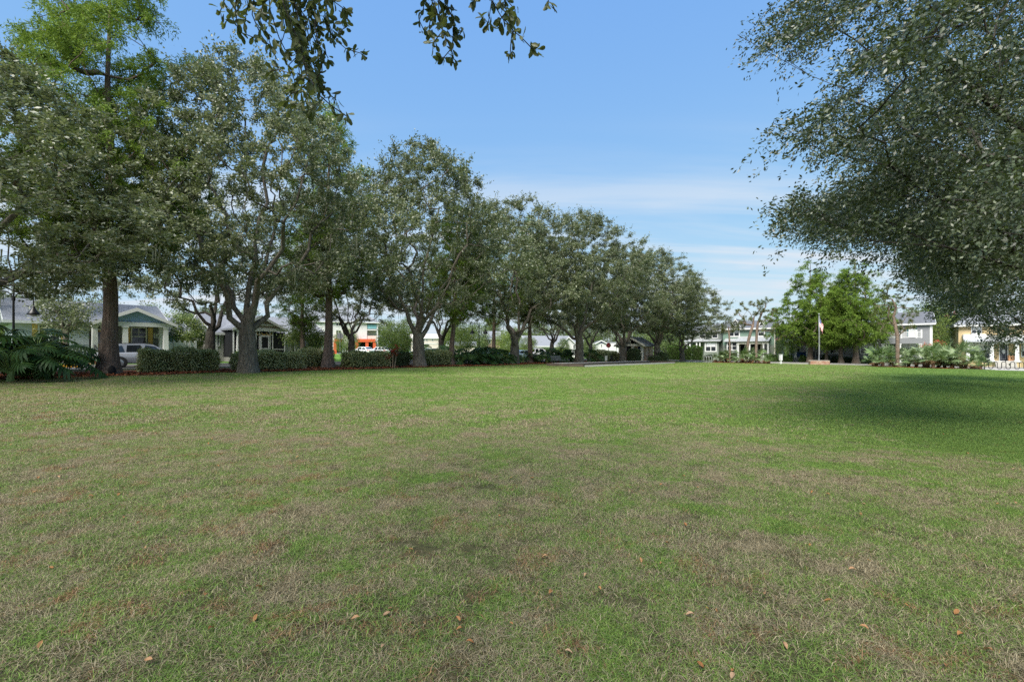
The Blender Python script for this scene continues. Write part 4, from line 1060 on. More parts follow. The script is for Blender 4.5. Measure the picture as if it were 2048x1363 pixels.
# ------------------------------------------------------------------ hedges and shrubs
def hedge(label, a, b_, w, h, leaf='hedge_leaf', dens=1150, size=(0.085, 0.055), name='hedge', round_=0.16, seed=0, group='clipped hedges in the left beds'):
    """clipped hedge between two park points: a shell of leaves over a woody core"""
    r = np.random.default_rng(seed + 500); (xa, ya), (xb, yb) = st(*a), st(*b_)
    L = math.hypot(xb - xa, yb - ya); ang = math.atan2(yb - ya, xb - xa)
    z0 = gz((xa + xb) / 2)
    root = thing(name, label, 'hedge' if name == 'hedge' else 'shrub', ((xa + xb) / 2, (ya + yb) / 2, z0), ang, group)
    area = 2 * (L + w) * h + L * w; n = int(area * dens)
    # points on a rounded box
    q = r.uniform(-1, 1, (n, 3)); ax = r.choice(3, n, p=[w * h / (w * h + L * h + L * w), L * h / (w * h + L * h + L * w), L * w / (w * h + L * h + L * w)])
    sgn = np.where(r.random(n) < 0.5, -1, 1); sgn[ax == 2] = np.where(r.random((ax == 2).sum()) < 0.85, 1, -1)
    q[np.arange(n), ax] = sgn
    half = np.array([L / 2, w / 2, h / 2 - 0.03]); p = q * half
    rr = np.minimum(half, round_); inner = np.clip(p, -(half - rr), half - rr); dlt = p - inner; ln = np.linalg.norm(dlt / rr, axis=1, keepdims=True)
    p = inner + np.where(ln > 1, dlt / np.maximum(ln, 1e-6), dlt)
    nor = unit(np.where(np.abs(dlt).sum(1, keepdims=True) > 1e-6, dlt, p))
    bump = 0.07 * np.sin(p[:, 0] * 2.3 + seed) + 0.06 * np.sin(p[:, 0] * 4.1 + seed) + 0.04 * np.sin(p[:, 0] * 9 + p[:, 2] * 6) + 0.03 * np.sin(p[:, 1] * 11 + p[:, 2] * 8)
    p = p + nor * (bump[:, None] - r.normal(0.015, 0.06, (n, 1))) + np.array([0, 0, h / 2 + 0.03])
    d = unit(nor * 0.7 + r.normal(0, 0.7, (n, 3)) + np.array([0, 0, 0.25])); nn = unit(nor + r.normal(0, 0.7, (n, 3))); sd_ = unit(np.cross(d, nn))
    Ls = size[0] * r.uniform(0.7, 1.3, (n, 1)); Ws = size[1] / 2 * r.uniform(0.7, 1.3, (n, 1))
    co = np.stack([p, p + d * Ls * 0.5 + sd_ * Ws, p + d * Ls, p + d * Ls * 0.5 - sd_ * Ws], 1).reshape(-1, 3)
    link('foliage', npmesh('foliage', co, np.arange(len(co)), 4, leaf), root)
    mb = MB(); mb.box(-L / 2 + 0.16, L / 2 - 0.16, -w / 2 + 0.16, w / 2 - 0.16, 0.1, h - 0.18)
    for i in range(max(2, int(L / 0.8))):
        x = -L / 2 + 0.3 + i * (L - 0.6) / max(1, int(L / 0.8) - 1); mb.tube([(x, 0, -0.1), (x + 0.05, 0.05, 0.3)], 0.03, 5)
    mb.build('stems', 'dark_shrub_core' if 'dark_shrub_core' in MATS else 'timber', root)
    return root
plain('dark_shrub_core', (0.05, 0.06, 0.03), 0.95, 0.3, 6, spec=0.05)
hedge('variegated clipped hedge left of the nearest full oak, in front of the silver car', (7.1, -30.3), (10.5, -30.3), 1.3, 1.12, seed=1)
hedge('variegated clipped hedge right of the nearest full oak trunk', (11.5, -30.0), (15.4, -30.1), 1.5, 0.98, seed=2)
hedge('darker clipped hedge set back behind the flared cypress base', (16.3, -32.2), (18.9, -32.2), 0.9, 1.15, leaf='hedge_leaf', seed=3)
hedge('square clipped hedge between the flared cypress and red cordyline', (18.9, -30.2), (22.3, -30.2), 1.3, 1.02, seed=4)
hedge('short clipped hedge right of the big oak and left of the leaning cypress', (26.0, -30.4), (29.2, -30.4), 1.3, 1.12, seed=5)
hedge('low yellow-green hedge across the street behind the big oak', (33, -44.6), (40, -44.6), 0.8, 0.9, 'green_hedge_leaf', 500, (0.09, 0.06), seed=6, group='hedges across the street')
hedge('long olive hedge across the street behind the pickup', (52, -45.6), (75, -45.6), 1.0, 1.5, 'light_leaf', 300, (0.12, 0.08), seed=7, group='hedges across the street')
hedge('bright clipped hedge under the screened porch windows', (17.6, -45.8), (20.4, -45.8), 0.8, 1.0, 'green_hedge_leaf', 500, (0.09, 0.06), seed=8, group='hedges across the street')
for i, (p0, p1, zt, s, lb) in enumerate(((1337, 1359, 692, 81.5, 'widest boxy green hedge behind the last oak'), (1368, 1381, 694, 82.0, 'middle boxy green hedge right of the last oak trunk'), (1386, 1404, 693, 82.0, 'right-hand boxy green hedge left of the small bike rack'))):
    a, b_ = to_st(*ray_s(p0, s)), to_st(*ray_s(p1, s)); xx, yy = ray_s((p0 + p1) / 2, s)
    hedge(lb, a, b_, 1.3, CH + (HY - zt) / F * yy - gz(xx), 'green_hedge_leaf', 420, (0.10, 0.065), seed=20 + i, group='boxy green hedges on the far verge')
for i, (p0, p1, h, s, lb) in enumerate(((1540, 1562, 0.75, 83.2, 'low hedge at the side of the green townhouse'), (1532, 1550, 1.1, 85.0, 'upper clipped hedge at the green townhouse corner'), (1562, 1585, 1.0, 83.2, 'low hedge left of the grey porch steps'), (1600, 1612, 1.0, 83.6, 'leafy bush under the grey porch'), (1645, 1660, 1.2, 84.0, 'dark bush right of the grey porch steps'),
                                    (1662, 1702, 0.95, 84.2, 'dark planting below the grey cottage windows'), (1700, 1742, 0.8, 84.0, 'low planting right of the grey cottage windows'), (1408, 1424, 1.0, 83.0, 'dark clipped bush behind the small bike rack'), (1440, 1470, 1.1, 84.6, 'bush below the green townhouse bay window'))):
    a, b_ = to_st(*ray_s(p0, s)), to_st(*ray_s(p1, s))
    hedge(lb, a, b_, 1.0, h, 'green_hedge_leaf' if i in (0, 1, 2, 3) else 'dark_shrub_leaf', 350, (0.10, 0.06), name='shrub', round_=0.4, seed=30 + i, group='shrubs before the far houses')
def shrub_px(label, px, Y, w, h, leaf, seed, dens=500, group='shrubs beside the pavilion'):
    x, y = onray(px, Y); s, t_ = to_st(x, y)
    return hedge(label, (s - w / 2, t_), (s + w / 2, t_), w * 0.8, h, leaf, dens, (0.085, 0.05), 'shrub', 0.45, seed, group)
shrub_px('dark rounded shrub in front of the pavilion posts', 1269, 61.5, 1.7, 1.75, 'dark_shrub_leaf', 61)
shrub_px('dark shrub at the pavilion side wall left of an oak', 1308, 62, 1.6, 0.8, 'dark_shrub_leaf', 62)
shrub_px('rounded dark shrub right of the oak beside the pavilion', 1323, 64, 1.7, 1.2, 'dark_shrub_leaf', 63)
shrub_px('pale variegated shrub left of the pavilion oak', 1200, 60, 2.4, 1.4, 'hedge_leaf', 64)
shrub_px('pale variegated shrub behind the rear bench', 1222, 64, 2.4, 1.25, 'hedge_leaf', 65)
shrub_px('small variegated shrub right of the pavilion oak trunk', 1256, 63, 0.8, 1.3, 'hedge_leaf', 66)
shrub_px('dark shrub right of the red cordyline', 800, 37, 1.5, 1.2, 'dark_shrub_leaf', 67)
shrub_px('leafy hydrangea bush under the porch window with yellow shutters', 277, 38.5, 1.6, 1.5, 'light_leaf', 68, 300, 'shrubs before the left houses')
shrub_px('low bush left of the porch steps of the flagged house', 166, 38, 1.1, 1.2, 'dark_shrub_leaf', 69, 300, 'shrubs before the left houses')
shrub_px('low yellow-green plants at the foot of the pale wall', 148, 36.5, 2.2, 0.6, 'green_hedge_leaf', 70, 300, 'shrubs before the left houses')
shrub_px('dark bush before the pale wall behind the slim trunk', 143, 38.5, 1.1, 1.3, 'dark_shrub_leaf', 71, 300, 'shrubs before the left houses')

# --- split-leaf philodendrons
def split_leaf(name, L, seed):
    """large pinnately lobed leaf, arching; local y along the midrib"""
    r = np.random.default_rng(seed); V, Fc = [], []
    n = 9
    for sg in (-1, 1):
        for i in range(n):
            f = i / (n - 1); y = L * (0.05 + 0.80 * f); ln = L * 0.52 * (0.55 + 0.9 * sin(pi * (0.18 + 0.72 * f))) * 0.72 * (1 + 0.07 * r.normal())
            an = radians(-25 + 80 * f); dx, dy = cos(an), sin(an); hw = L * 0.060
            px, py = -dy * hw, dx * hw
            k = len(V)
            for q, w in ((0.0, 1.25), (0.35, 1.0), (0.7, 0.85), (1.0, 0.15)):
                X, Yy = dx * ln * q, y + dy * ln * q
                z = 0.10 * L * q - 0.30 * L * q * q - 0.30 * L * (Yy / L) ** 2
                V += [(sg * (X + px * w), Yy + py * w, z), (sg * (X - px * w), Yy - py * w, z)]
            Fc += [(k + 2 * j, k + 2 * j + 1, k + 2 * j + 3, k + 2 * j + 2) for j in range(3)]
    k = len(V)                       # blade along the midrib and end lobe
    for f, w in ((0, 0.05), (0.3, 0.075), (0.7, 0.06), (0.95, 0.05), (1.12, 0.01)):
        V += [(-w * L, f * L, -0.30 * L * f * f + 0.004), (w * L, f * L, -0.30 * L * f * f + 0.004)]
    Fc += [(k + 2 * j, k + 2 * j + 1, k + 2 * j + 3, k + 2 * j + 2) for j in range(4)]
    me = bpy.data.meshes.new(name); me.from_pydata(V, [], Fc); me.materials.append(MATS['philodendron_leaf'])
    me.polygons.foreach_set('use_smooth', [True] * len(Fc)); me.update(); return me
SPLIT = [split_leaf('leaf', 0.85, 1), split_leaf('leaf', 0.70, 2), split_leaf('leaf', 0.95, 3)]
def philodendron(label, x, y, n, H, R, seed, group):
    r = np.random.default_rng(seed); root = thing('philodendron', label, 'plant', (x, y, gz(x)), r.uniform(0, 6), group); mb = MB()
    mb.tube([(0, 0, -0.1), (0.05, 0, 0.25), (0.1, 0.05, 0.5)], [0.12, 0.10, 0.06], 7)
    ox = cos(root.rotation_euler[2])
    for i in range(n):
        a = 2.4 * i + r.normal(0, 0.3); el = r.uniform(-0.25, 1.25); q = (0.55 + 0.45 * r.random())
        e = np.array([R * q * cos(a) * cos(max(el, 0.1)), R * q * sin(a) * cos(max(el, 0.1)), max(0.25, H * (0.45 + 0.5 * sin(el)) * (0.75 + 0.35 * r.random()))])
        mb.tube([(0.05, 0, 0.3), tuple(e * np.array([0.45, 0.45, 0.75]) + np.array([0, 0, 0.2])), tuple(e)], [0.02, 0.016, 0.010], 4)
        d = unit(np.array([cos(a), sin(a), 0.1 - 0.35 * (1 - el)])); up = unit(np.array([0.25 * cos(a), 0.25 * sin(a), 1.0]) + r.normal(0, 0.25, 3))
        o = link('leaf', SPLIT[int(r.integers(0, 3))], root); o.matrix_local = leaf_matrix(e, d, up, float(r.uniform(0.75, 1.1)))
    mb.build('stems', 'petiole', root)
ph = [(20, 17.2, 34, 1.6, 1.5, 'clump at the left edge of the lawn'), (75, 19.0, 32, 1.9, 1.5, 'clump at the left edge of the lawn'), (-25, 18.5, 30, 2.1, 1.5, 'clump at the left edge of the lawn'), (98, 21.2, 24, 1.7, 1.1, 'clump at the left edge of the lawn'), (60, 22.5, 24, 2.2, 1.5, 'clump at the left edge of the lawn'),
      (925, 42.5, 24, 1.45, 1.3, 'bank between the cypress and oak'), (948, 43.6, 26, 1.5, 1.4, 'bank between the cypress and oak'), (972, 44.6, 26, 1.6, 1.4, 'bank between the cypress and oak'), (996, 46.2, 26, 1.5, 1.4, 'bank between the cypress and oak'), (985, 48.5, 22, 2.0, 1.5, 'bank between the cypress and oak'), (938, 46.5, 22, 1.9, 1.4, 'bank between the cypress and oak'),
      (1046, 53, 22, 1.3, 1.2, 'row behind the black bench'), (1095, 53.5, 24, 1.6, 1.4, 'row behind the black bench'), (1120, 54.5, 24, 1.7, 1.5, 'row behind the black bench'), (1142, 55.5, 22, 1.7, 1.4, 'row behind the black bench'), (1176, 57, 22, 1.6, 1.4, 'row behind the black bench'), (1080, 57, 22, 1.4, 1.4, 'row behind the black bench'), (868, 50, 22, 2.0, 1.5, 'pair under the forked oak'), (890, 51, 20, 1.9, 1.4, 'pair under the forked oak')]
cnt = {}
for gname in dict.fromkeys(p[5] for p in ph):
    for i, p in enumerate(sorted([q for q in ph if q[5] == gname], key=lambda q: q[0])):
        x, y = onray(p[0], p[1]); philodendron('split-leaf philodendron, %s from the left in the %s' % (ORD[i], gname), x, y, p[2], p[3], p[4], int(p[0] * 3 + 1000), gname)

# --- saw palmettos
def fan(name, mat, R, seed, dead=False):
    """fan-shaped frond of narrow pleated blades on a stalk; local y outward"""
    r = np.random.default_rng(seed); V, Fc = [], []
    n = 15
    for i in range(n):
        a = radians(-105 + 210 * i / (n - 1)) + r.normal(0, 0.03); L = R * (1 - 0.22 * abs(i - 7) / 7) * r.uniform(0.9, 1.08)
        d = Vector((sin(a), cos(a), 0)); s_ = Vector((cos(a), -sin(a), 0)); k = len(V); drp = 0.55 if dead else r.uniform(0.1, 0.4)
        for f, w in ((0.04, 0.012), (0.45, 0.032), (0.8, 0.020), (1.0, 0.002)):
            c = d * L * f + Vector((0, 0, 0.10 * R * f - drp * R * f * f)); V += [tuple(c - s_ * w * R / 0.6), tuple(c + s_ * w * R / 0.6 + Vector((0, 0, 0.012)))]
        Fc += [(k + 2 * j, k + 2 * j + 1, k + 2 * j + 3, k + 2 * j + 2) for j in range(3)]
    me = bpy.data.meshes.new(name); me.from_pydata(V, [], Fc); me.materials.append(MATS[mat]); me.update(); return me
FANS = {k: [fan('frond', k, 0.55, 1), fan('frond', k, 0.48, 2), fan('frond', k, 0.62, 3)] for k in ('palmetto_frond', 'green_palmetto_frond')}
DEAD = [fan('dead_frond', 'dead_frond', 0.5, 4, True), fan('dead_frond', 'dead_frond', 0.42, 5, True)]
def palmetto(label, x, y, H, n, seed, mat, group):
    r = np.random.default_rng(seed); root = thing('saw_palmetto', label, 'plant', (x, y, gz(x)), 0, group); ln = r.normal(0, 0.12, 2)
    th = H * r.uniform(0.2, 0.42); mb = MB(); mb.tube([(-ln[0], -ln[1], -0.1), (0, 0, th * 0.5), (ln[0], ln[1], th)], [0.17, 0.15, 0.11], 8)
    for i in range(14):      # old leaf bases on the stem
        a = 2.4 * i; z = th * (0.1 + 0.06 * i); mb.tube([(0.1 * cos(a), 0.1 * sin(a), z), (0.22 * cos(a), 0.22 * sin(a), z + 0.12)], [0.03, 0.012], 4)
    pm = MB()
    for i in range(n):
        a = 2.4 * i + r.normal(0, 0.25); el = radians(r.uniform(-8, 82)); L = H * r.uniform(0.36, 0.62)
        b0 = np.array([ln[0], ln[1], th]); e = b0 + L * np.array([cos(a) * cos(el), sin(a) * cos(el), sin(el)])
        pm.tube([tuple(b0), tuple((b0 + e) / 2 + np.array([0, 0, 0.05])), tuple(e)], [0.012, 0.01, 0.008], 4)
        d = unit(np.array([cos(a) * cos(el), sin(a) * cos(el), sin(el) * 0.9 - 0.1])); up = unit(np.array([-cos(a) * sin(el), -sin(a) * sin(el), cos(el) + 0.2]) + r.normal(0, 0.3, 3))
        o = link('frond', FANS[mat][int(r.integers(0, 3))], root); o.matrix_local = leaf_matrix(e, d, up, float(r.uniform(0.8, 1.1)) * H / 1.6)
    for i in range(int(r.integers(3, 8))):
        a = r.uniform(0, 6.28); e = np.array([0.25 * cos(a), 0.25 * sin(a), th * r.uniform(0.5, 1.1)]); d = unit(np.array([cos(a), sin(a), -r.uniform(0.1, 0.9)]))
        o = link('dead_frond', DEAD[i % 2], root); o.matrix_local = leaf_matrix(e, d, unit(np.array([cos(a), sin(a), 0.4]) + r.normal(0, 0.2, 3)), float(r.uniform(0.6, 0.95)))
    mb.build('trunk', 'palm_trunk', root); pm.build('stalks', 'petiole', root)
rr_ = random.Random(5)
for i, px in enumerate([1431, 1442, 1451, 1462, 1470, 1480, 1488, 1499, 1508, 1518, 1527, 1536]):
    x, y = ray_s(px + rr_.uniform(-3, 3), LB_S + rr_.uniform(-1.7, 1.7)); H = [1.2, 1.6, 1.5, 1.7, 1.9, 2.0, 1.6, 1.3, 1.2, 1.9, 1.7, 1.1][i]
    palmetto('saw palmetto, %s from the left in the bed before the green townhouse' % ORD[i], x, y, H, 14, 300 + i, 'green_palmetto_frond' if i % 3 else 'palmetto_frond', 'palmettos in the left bed')
for i, px in enumerate([1746, 1757, 1768, 1781, 1794, 1808, 1820, 1832, 1845, 1857, 1869, 1881, 1893, 1906, 1919, 1933, 1946, 1956]):
    x, y = ray_s(px + rr_.uniform(-4, 4), RB_S + rr_.uniform(-2.0, 2.0)); H = [1.4, 2.1, 2.5, 2.2, 2.3, 2.1, 2.0, 2.2, 2.1, 2.3, 2.1, 2.7, 2.3, 2.0, 2.4, 2.3, 1.7, 1.3][i]
    palmetto('silvery saw palmetto, %s from the left in the bed before the grey balcony house' % ORD[i], x, y, H, 16, 330 + i, 'green_palmetto_frond' if i in (1, 2, 8, 16) else 'palmetto_frond', 'palmettos in the right bed')
# --- red cordyline
def strap(name, L, W):
    V, Fc = [], []
    for i, (f, w) in enumerate(((0, 0.3), (0.35, 1.0), (0.7, 0.8), (1.0, 0.05))):
        V += [(-W / 2 * w, L * f, 0.12 * L * f - 0.45 * L * f * f), (W / 2 * w, L * f, 0.12 * L * f - 0.45 * L * f * f)]
        if i: Fc.append((2 * i - 2, 2 * i - 1, 2 * i + 1, 2 * i))
    me = bpy.data.meshes.new(name); me.from_pydata(V, [], Fc); me.materials.append(MATS['cordyline_leaf']); me.update(); return me
STRAP = strap('leaf', 0.62, 0.10)
x, y, z = T(785, 33.6)
root = thing('cordyline', 'red-leaved cordyline on thin canes between the clipped hedges', 'plant', (x, y, z)); r = np.random.default_rng(9); mb = MB()
for (dx, dy, h) in ((0, 0, 1.15), (0.22, 0.1, 0.95), (-0.25, 0.05, 0.85), (0.1, -0.2, 1.3), (0.35, 0.0, 1.45)):
    mb.tube([(dx * 0.4, dy * 0.4, -0.1), (dx, dy, h)], [0.022, 0.016], 6)
    for i in range(11):
        a = 2.4 * i; el = r.uniform(0.1, 1.1); o = link('leaf', STRAP, root)
        o.matrix_local = leaf_matrix((dx, dy, h - 0.02 * i), (cos(a) * cos(el), sin(a) * cos(el), sin(el)), (-cos(a) * sin(el), -sin(a) * sin(el), cos(el)), float(r.uniform(0.7, 1.1)))
mb.build('canes', 'cane', root)

# ------------------------------------------------------------------ houses
class House:
    """a building in its own frame: x along the front, y into the house, z up"""
    def __init__(s, name, label, cat, org, rz, z=None, group=None):
        s.o, s.rz = org, rz; s.z = gz(org[0]) if z is None else z
        s.u = (cos(rz), sin(rz)); s.v = (-sin(rz), cos(rz))
        s.root = thing(name, label, cat, (org[0], org[1], s.z), rz, group)
    def X(s, px, y=0.0):
        k = (px - 1024.0) / F; ox, oy = s.o[0] + s.v[0] * y, s.o[1] + s.v[1] * y
        return (k * oy - ox) / (s.u[0] - k * s.u[1])
    def Z(s, px, py, y=0.0):
        x = s.X(px, y); Y = s.o[1] + s.v[1] * y + s.u[1] * x
        return CH + (HY - py) / F * Y - s.z
    def part(s, name, mb, mat, parent=None): return mb.build(name, mat, parent or s.root)
    def box(s, name, mat, *a, parent=None): return s.part(name, MB().box(*a), mat, parent)
    def window(s, x0, x1, z0, z1, y=0.0, nx=2, nz=2, tr=0.09, frame='white_paint', pane='glass', blind=False, mull=1, grid=True):
        d = MB(); p = 0.06
        d.box(x0 - tr, x0, y - p, y, z0 - tr, z1 + tr); d.box(x1, x1 + tr, y - p, y, z0 - tr, z1 + tr)
        d.box(x0, x1, y - p, y, z1, z1 + tr); d.box(x0 - 0.04, x1 + 0.04, y - p - 0.04, y, z0 - tr - 0.02, z0)
        zm = (z0 + z1) / 2; d.box(x0, x1, y - 0.045, y - 0.012, zm - 0.03, zm + 0.03)
        for i in range(1, mull):
            xm = x0 + (x1 - x0) * i / mull; d.box(xm - 0.06, xm + 0.06, y - 0.05, y - 0.011, z0, z1)
        if grid:
            for i in range(mull):
                a, b_ = x0 + (x1 - x0) * i / mull, x0 + (x1 - x0) * (i + 1) / mull
                for j in range(1, nx): d.box(a + (b_ - a) * j / nx - 0.015, a + (b_ - a) * j / nx + 0.015, y - 0.03, y - 0.013, zm + 0.03, z1)
                if nz > 1: d.box(a + .06, b_ - .06, y - 0.028, y - 0.014, (zm + z1) / 2 - 0.015, (zm + z1) / 2 + 0.015)
        w = s.part('window', d, frame)
        s.part('pane', MB().box(x0, x1, y - 0.010, y + 0.01, z0, z1), pane, w)
        if blind:
            for i in range(mull):
                a, b_ = x0 + (x1 - x0) * i / mull, x0 + (x1 - x0) * (i + 1) / mull
                s.part('blind', MB().box(a + .07, b_ - .07, y - 0.0118, y + 0.012, zm + 0.03, z1), 'blind', w)
        return w
    def winpx(s, p0, p1, t, b_, y=0.0, **k):
        pm = (p0 + p1) / 2
        return s.window(s.X(p0, y), s.X(p1, y), s.Z(pm, b_, y), s.Z(pm, t, y), y, **k)
    def shutter(s, x0, x1, z0, z1, y, mat): s.box('shutter', mat, x0, x1, y - 0.04, y, z0, z1)
    def door(s, x0, x1, z0, z1, y, mat='door_navy', oval=False, lite=True):
        d = MB(); d.box(x0 - 0.1, x0, y - 0.06, y, z0, z1 + 0.1); d.box(x1, x1 + 0.1, y - 0.06, y, z0, z1 + 0.1); d.box(x0, x1, y - 0.06, y, z1, z1 + 0.1)
        fr = s.part('door_frame', d, 'white_paint')
        dr = s.box('door', mat, x0, x1, y - 0.03, y + 0.01, z0, z1)
        w = x1 - x0
        s.part('handle', MB().tube([(x0 + 0.09 * w, y - 0.09, z0 + 1.0), (x0 + 0.09 * w, y - 0.03, z0 + 1.0)], 0.03, 6), 'grey_metal', dr)
        if oval:
            cx, cz = (x0 + x1) / 2, z0 + (z1 - z0) * 0.56
            m_ = MB(); m_.box(x0 + .2 * w, x0 + .22 * w + .02, y - .045, y - .031, z0 + .2, z1 - .15); m_.box(x1 - .22 * w - .02, x1 - .2 * w, y - .045, y - .031, z0 + .2, z1 - .15)
            m_.box(x0 + .24 * w, x1 - .24 * w, y - .045, y - .031, z0 + .2, z0 + .24); m_.box(x0 + .24 * w, x1 - .24 * w, y - .045, y - .031, z1 - .19, z1 - .15)
            s.part('panel_moulding', m_, 'grey_metal', dr)
            s.part('oval_glass', MB().prism([(cx + 0.14 * cos(a), cz + 0.30 * sin(a)) for a in np.linspace(0, 2 * pi, 18, endpoint=False)], y - .05, y - .032), 'blind', dr)
        elif lite: s.box('door_glass', 'glass', x0 + 0.18 * w, x1 - 0.18 * w, y - 0.036, y - 0.028, z0 + (z1 - z0) * 0.5, z1 - 0.15, parent=dr)
    def column(s, x, y, z0, z1, w0=0.30, w1=0.22, mat='white_paint'):
        d = MB(); a, b_ = w0 / 2, w1 / 2
        d.box(x - a - .05, x + a + .05, y - a - .05, y + a + .05, z0, z0 + .12)
        d.add([(x - a, y - a, z0 + .12), (x + a, y - a, z0 + .12), (x + a, y + a, z0 + .12), (x - a, y + a, z0 + .12), (x - b_, y - b_, z1 - .12), (x + b_, y - b_, z1 - .12), (x + b_, y + b_, z1 - .12), (x - b_, y + b_, z1 - .12)],
              [(0, 3, 2, 1), (4, 5, 6, 7), (0, 1, 5, 4), (1, 2, 6, 5), (2, 3, 7, 6), (3, 0, 4, 7)])
        d.box(x - b_ - .05, x + b_ + .05, y - b_ - .05, y + b_ + .05, z1 - .12, z1)
        s.part('column', d, mat)
    def roof_x(s, x0, x1, y0, y1, ze, zr, mat='shingle', oh=0.35, th=0.16, fascia='white_paint', hip=0.0):
        """ridge parallel to the front"""
        ym = (y0 + y1) / 2; sl = (zr - ze) / (ym - y0); e = ze - sl * oh; a, b_ = y0 - oh, y1 + oh; A, B = x0 - oh, x1 + oh
        d = MB()
        d.add([(A, a, e), (B, a, e), (B - hip, ym, zr), (A + hip, ym, zr), (A, b_, e), (B, b_, e),
               (A, a, e - th), (B, a, e - th), (B, b_, e - th), (A, b_, e - th)],
              [(0, 1, 2, 3), (5, 4, 3, 2), (1, 5, 2), (4, 0, 3), (0, 6, 7, 1), (1, 7, 8, 5), (5, 8, 9, 4), (4, 9, 6, 0), (6, 9, 8, 7)])
        rf = s.part('roof', d, mat)
        f = MB(); f.box(A - .02, B + .02, a - .03, a - .004, e - th - .05, e - .01); s.part('fascia', f, fascia, rf)
        if hip == 0:
            for X_, sg in ((A, -1), (B, 1)):
                v = MB(); x_a, x_b = (X_ - .04, X_ - .004) if sg < 0 else (X_ + .004, X_ + .04)
                v.prismx([(a, e - th - .03), (a, e + .02), (ym, zr + .03), (b_, e + .02), (b_, e - th - .03), (ym, zr - .22)], x_a, x_b); s.part('barge_board', v, fascia, rf)
        return rf
    def roof_y(s, x0, x1, y0, y1, ze, zr, mat='shingle', oh=0.3, th=0.16, field='white_paint', fascia='white_paint', xm=None, beam=True):
        """gable facing the front"""
        xm = (x0 + x1) / 2 if xm is None else xm; sl = (zr - ze) / (xm - x0); e = ze - sl * oh; A, B = x0 - oh, x1 + oh
        d = MB(); d.prism([(A, e - th), (A, e), (xm, zr), (B, e), (B, e - th), (xm, zr - th)], y0 - oh, y1); rf = s.part('roof', d, mat)
        s.part('barge_board', MB().prism([(A, e - th - .06), (A, e + .02), (xm, zr + .03), (B, e + .02), (B, e - th - .06), (xm, zr - th - .08)], y0 - oh - .05, y0 - oh - .004), fascia, rf)
        s.part('gable', MB().prism([(x0, ze - 0.02), (xm, zr - th - .02), (x1, ze - 0.02)], y0, y0 + .12), field)
        if beam: s.box('beam', fascia, x0 - .05, x1 + .05, y0 - .08, y0 - .005, ze - .36, ze - 0.03)
        return rf
    def shed(s, x0, x1, y0, y1, zlo, zhi, mat='metal_roof', th=0.10, name='porch_roof'):
        d = MB(); d.prismx([(y0, zlo - th), (y0, zlo), (y1, zhi), (y1, zhi - th)], x0, x1)
        n = max(2, int((x1 - x0) / 0.5))
        for i in range(n + 1):
            x = x0 + 0.02 + (x1 - x0 - 0.06) * i / n; d.prismx([(y0, zlo + .002), (y0, zlo + .03), (y1, zhi + .03), (y1, zhi + .002)], x, x + .03)
        return s.part(name, d, mat)
    def steps(s, x0, x1, y, z, n=3, mat='pale_concrete'):
        for i in range(n): s.box('step', mat, x0, x1, y - 0.32 * (i + 1), y - 0.32 * i - 0.003, -0.3, z - z / (n + 0.0) * i - 0.02)
    def rail(s, x0, x1, y, z0, z1, name='railing', mat='white_paint', n=None):
        d = MB(); d.box(x0, x1, y - .04, y + .04, z1 - .07, z1); d.box(x0, x1, y - .03, y + .03, z0 + .08, z0 + .13); r_ = s.part(name, d, mat)
        n = n or int((x1 - x0) / 0.14); me = None
        for i in range(n + 1):
            x = x0 + .05 + (x1 - x0 - .1) * i / n
            if me is None: o = MB().box(-.02, .02, -.02, .02, z0 + .131, z1 - .071).build('baluster', mat, r_); me = o.data
            else: o = link('baluster', me, r_)
            o.location = (x, y, 0)

def text_mesh(txt, size, parent, mat, loc, rot, depth=0.004):
    cu = bpy.data.curves.new('lettering', 'FONT'); cu.body = txt; cu.size = size; cu.align_x = 'CENTER'; cu.align_y = 'CENTER'; cu.extrude = depth
    tmp = bpy.data.objects.new('lettering', cu); COL.objects.link(tmp)
    me = bpy.data.meshes.new_from_object(tmp.evaluated_get(bpy.context.evaluated_depsgraph_get())); bpy.data.objects.remove(tmp)
    me.materials.clear(); me.materials.append(MATS[mat]); o = link('lettering', me, parent); o.location = loc; o.rotation_euler = rot; return o

# --- house with blue gable, yellow shutters and porch
H1 = House('bungalow', 'pale bungalow with blue porch gable and yellow shutters', 'house', st(12.0, -46.4), TH)
h = H1; PX, PZ = h.X, h.Z
xl, xc0, xc1, xr = h.X(188), h.X(251), h.X(332), h.X(346)
fl_z = 0.55; zb = h.Z(290, 651)
wb = 2.2
xw0 = h.X(30, wb - 0.6); xw1 = h.X(178, wb - 0.6)
h.box('wall', 'porch_grey', xl + .1, xr - .4, wb, wb + 6, -0.2, zb + .2)
h.box('wall', 'bluegrey_siding', xw0, xw1, wb - 0.6, wb + 5.8, -0.2, zb + 0.1)
h.roof_x(xw0 - .2, xr - .2, wb - .6, wb + 6.4, zb + .35, zb + 2.0, 'shingle', 0.4)
h.roof_y(xl + .15, xr - .1, 0.0, wb + 3.2, zb + .28, h.Z(269, 616), 'dark_shingle', 0.35, 0.16, 'blue_gable')
h.box('porch_floor', 'concrete', xl + .1, xr - .3, -0.1, wb - 0.005, -0.3, fl_z)
for x in (h.X(190), xc0, xc1): h.column(x, 0.1, fl_z, zb - 0.08, 0.34, 0.30)
h.column(h.X(322, 0.9), 0.9, fl_z, zb - .06, .28, .26)
h.winpx(264, 291, 656, 690, wb, nx=2, nz=2, mull=1, frame='cream_paint'); a, b_ = h.X(296, wb), h.X(305.5, wb)
h.shutter(a, b_, h.Z(300, 691, wb), h.Z(300, 655, wb), wb, 'shutter_yellow'); h.shutter(h.X(252.5, wb), h.X(260, wb), h.Z(256, 691, wb), h.Z(256, 655, wb), wb, 'shutter_yellow')
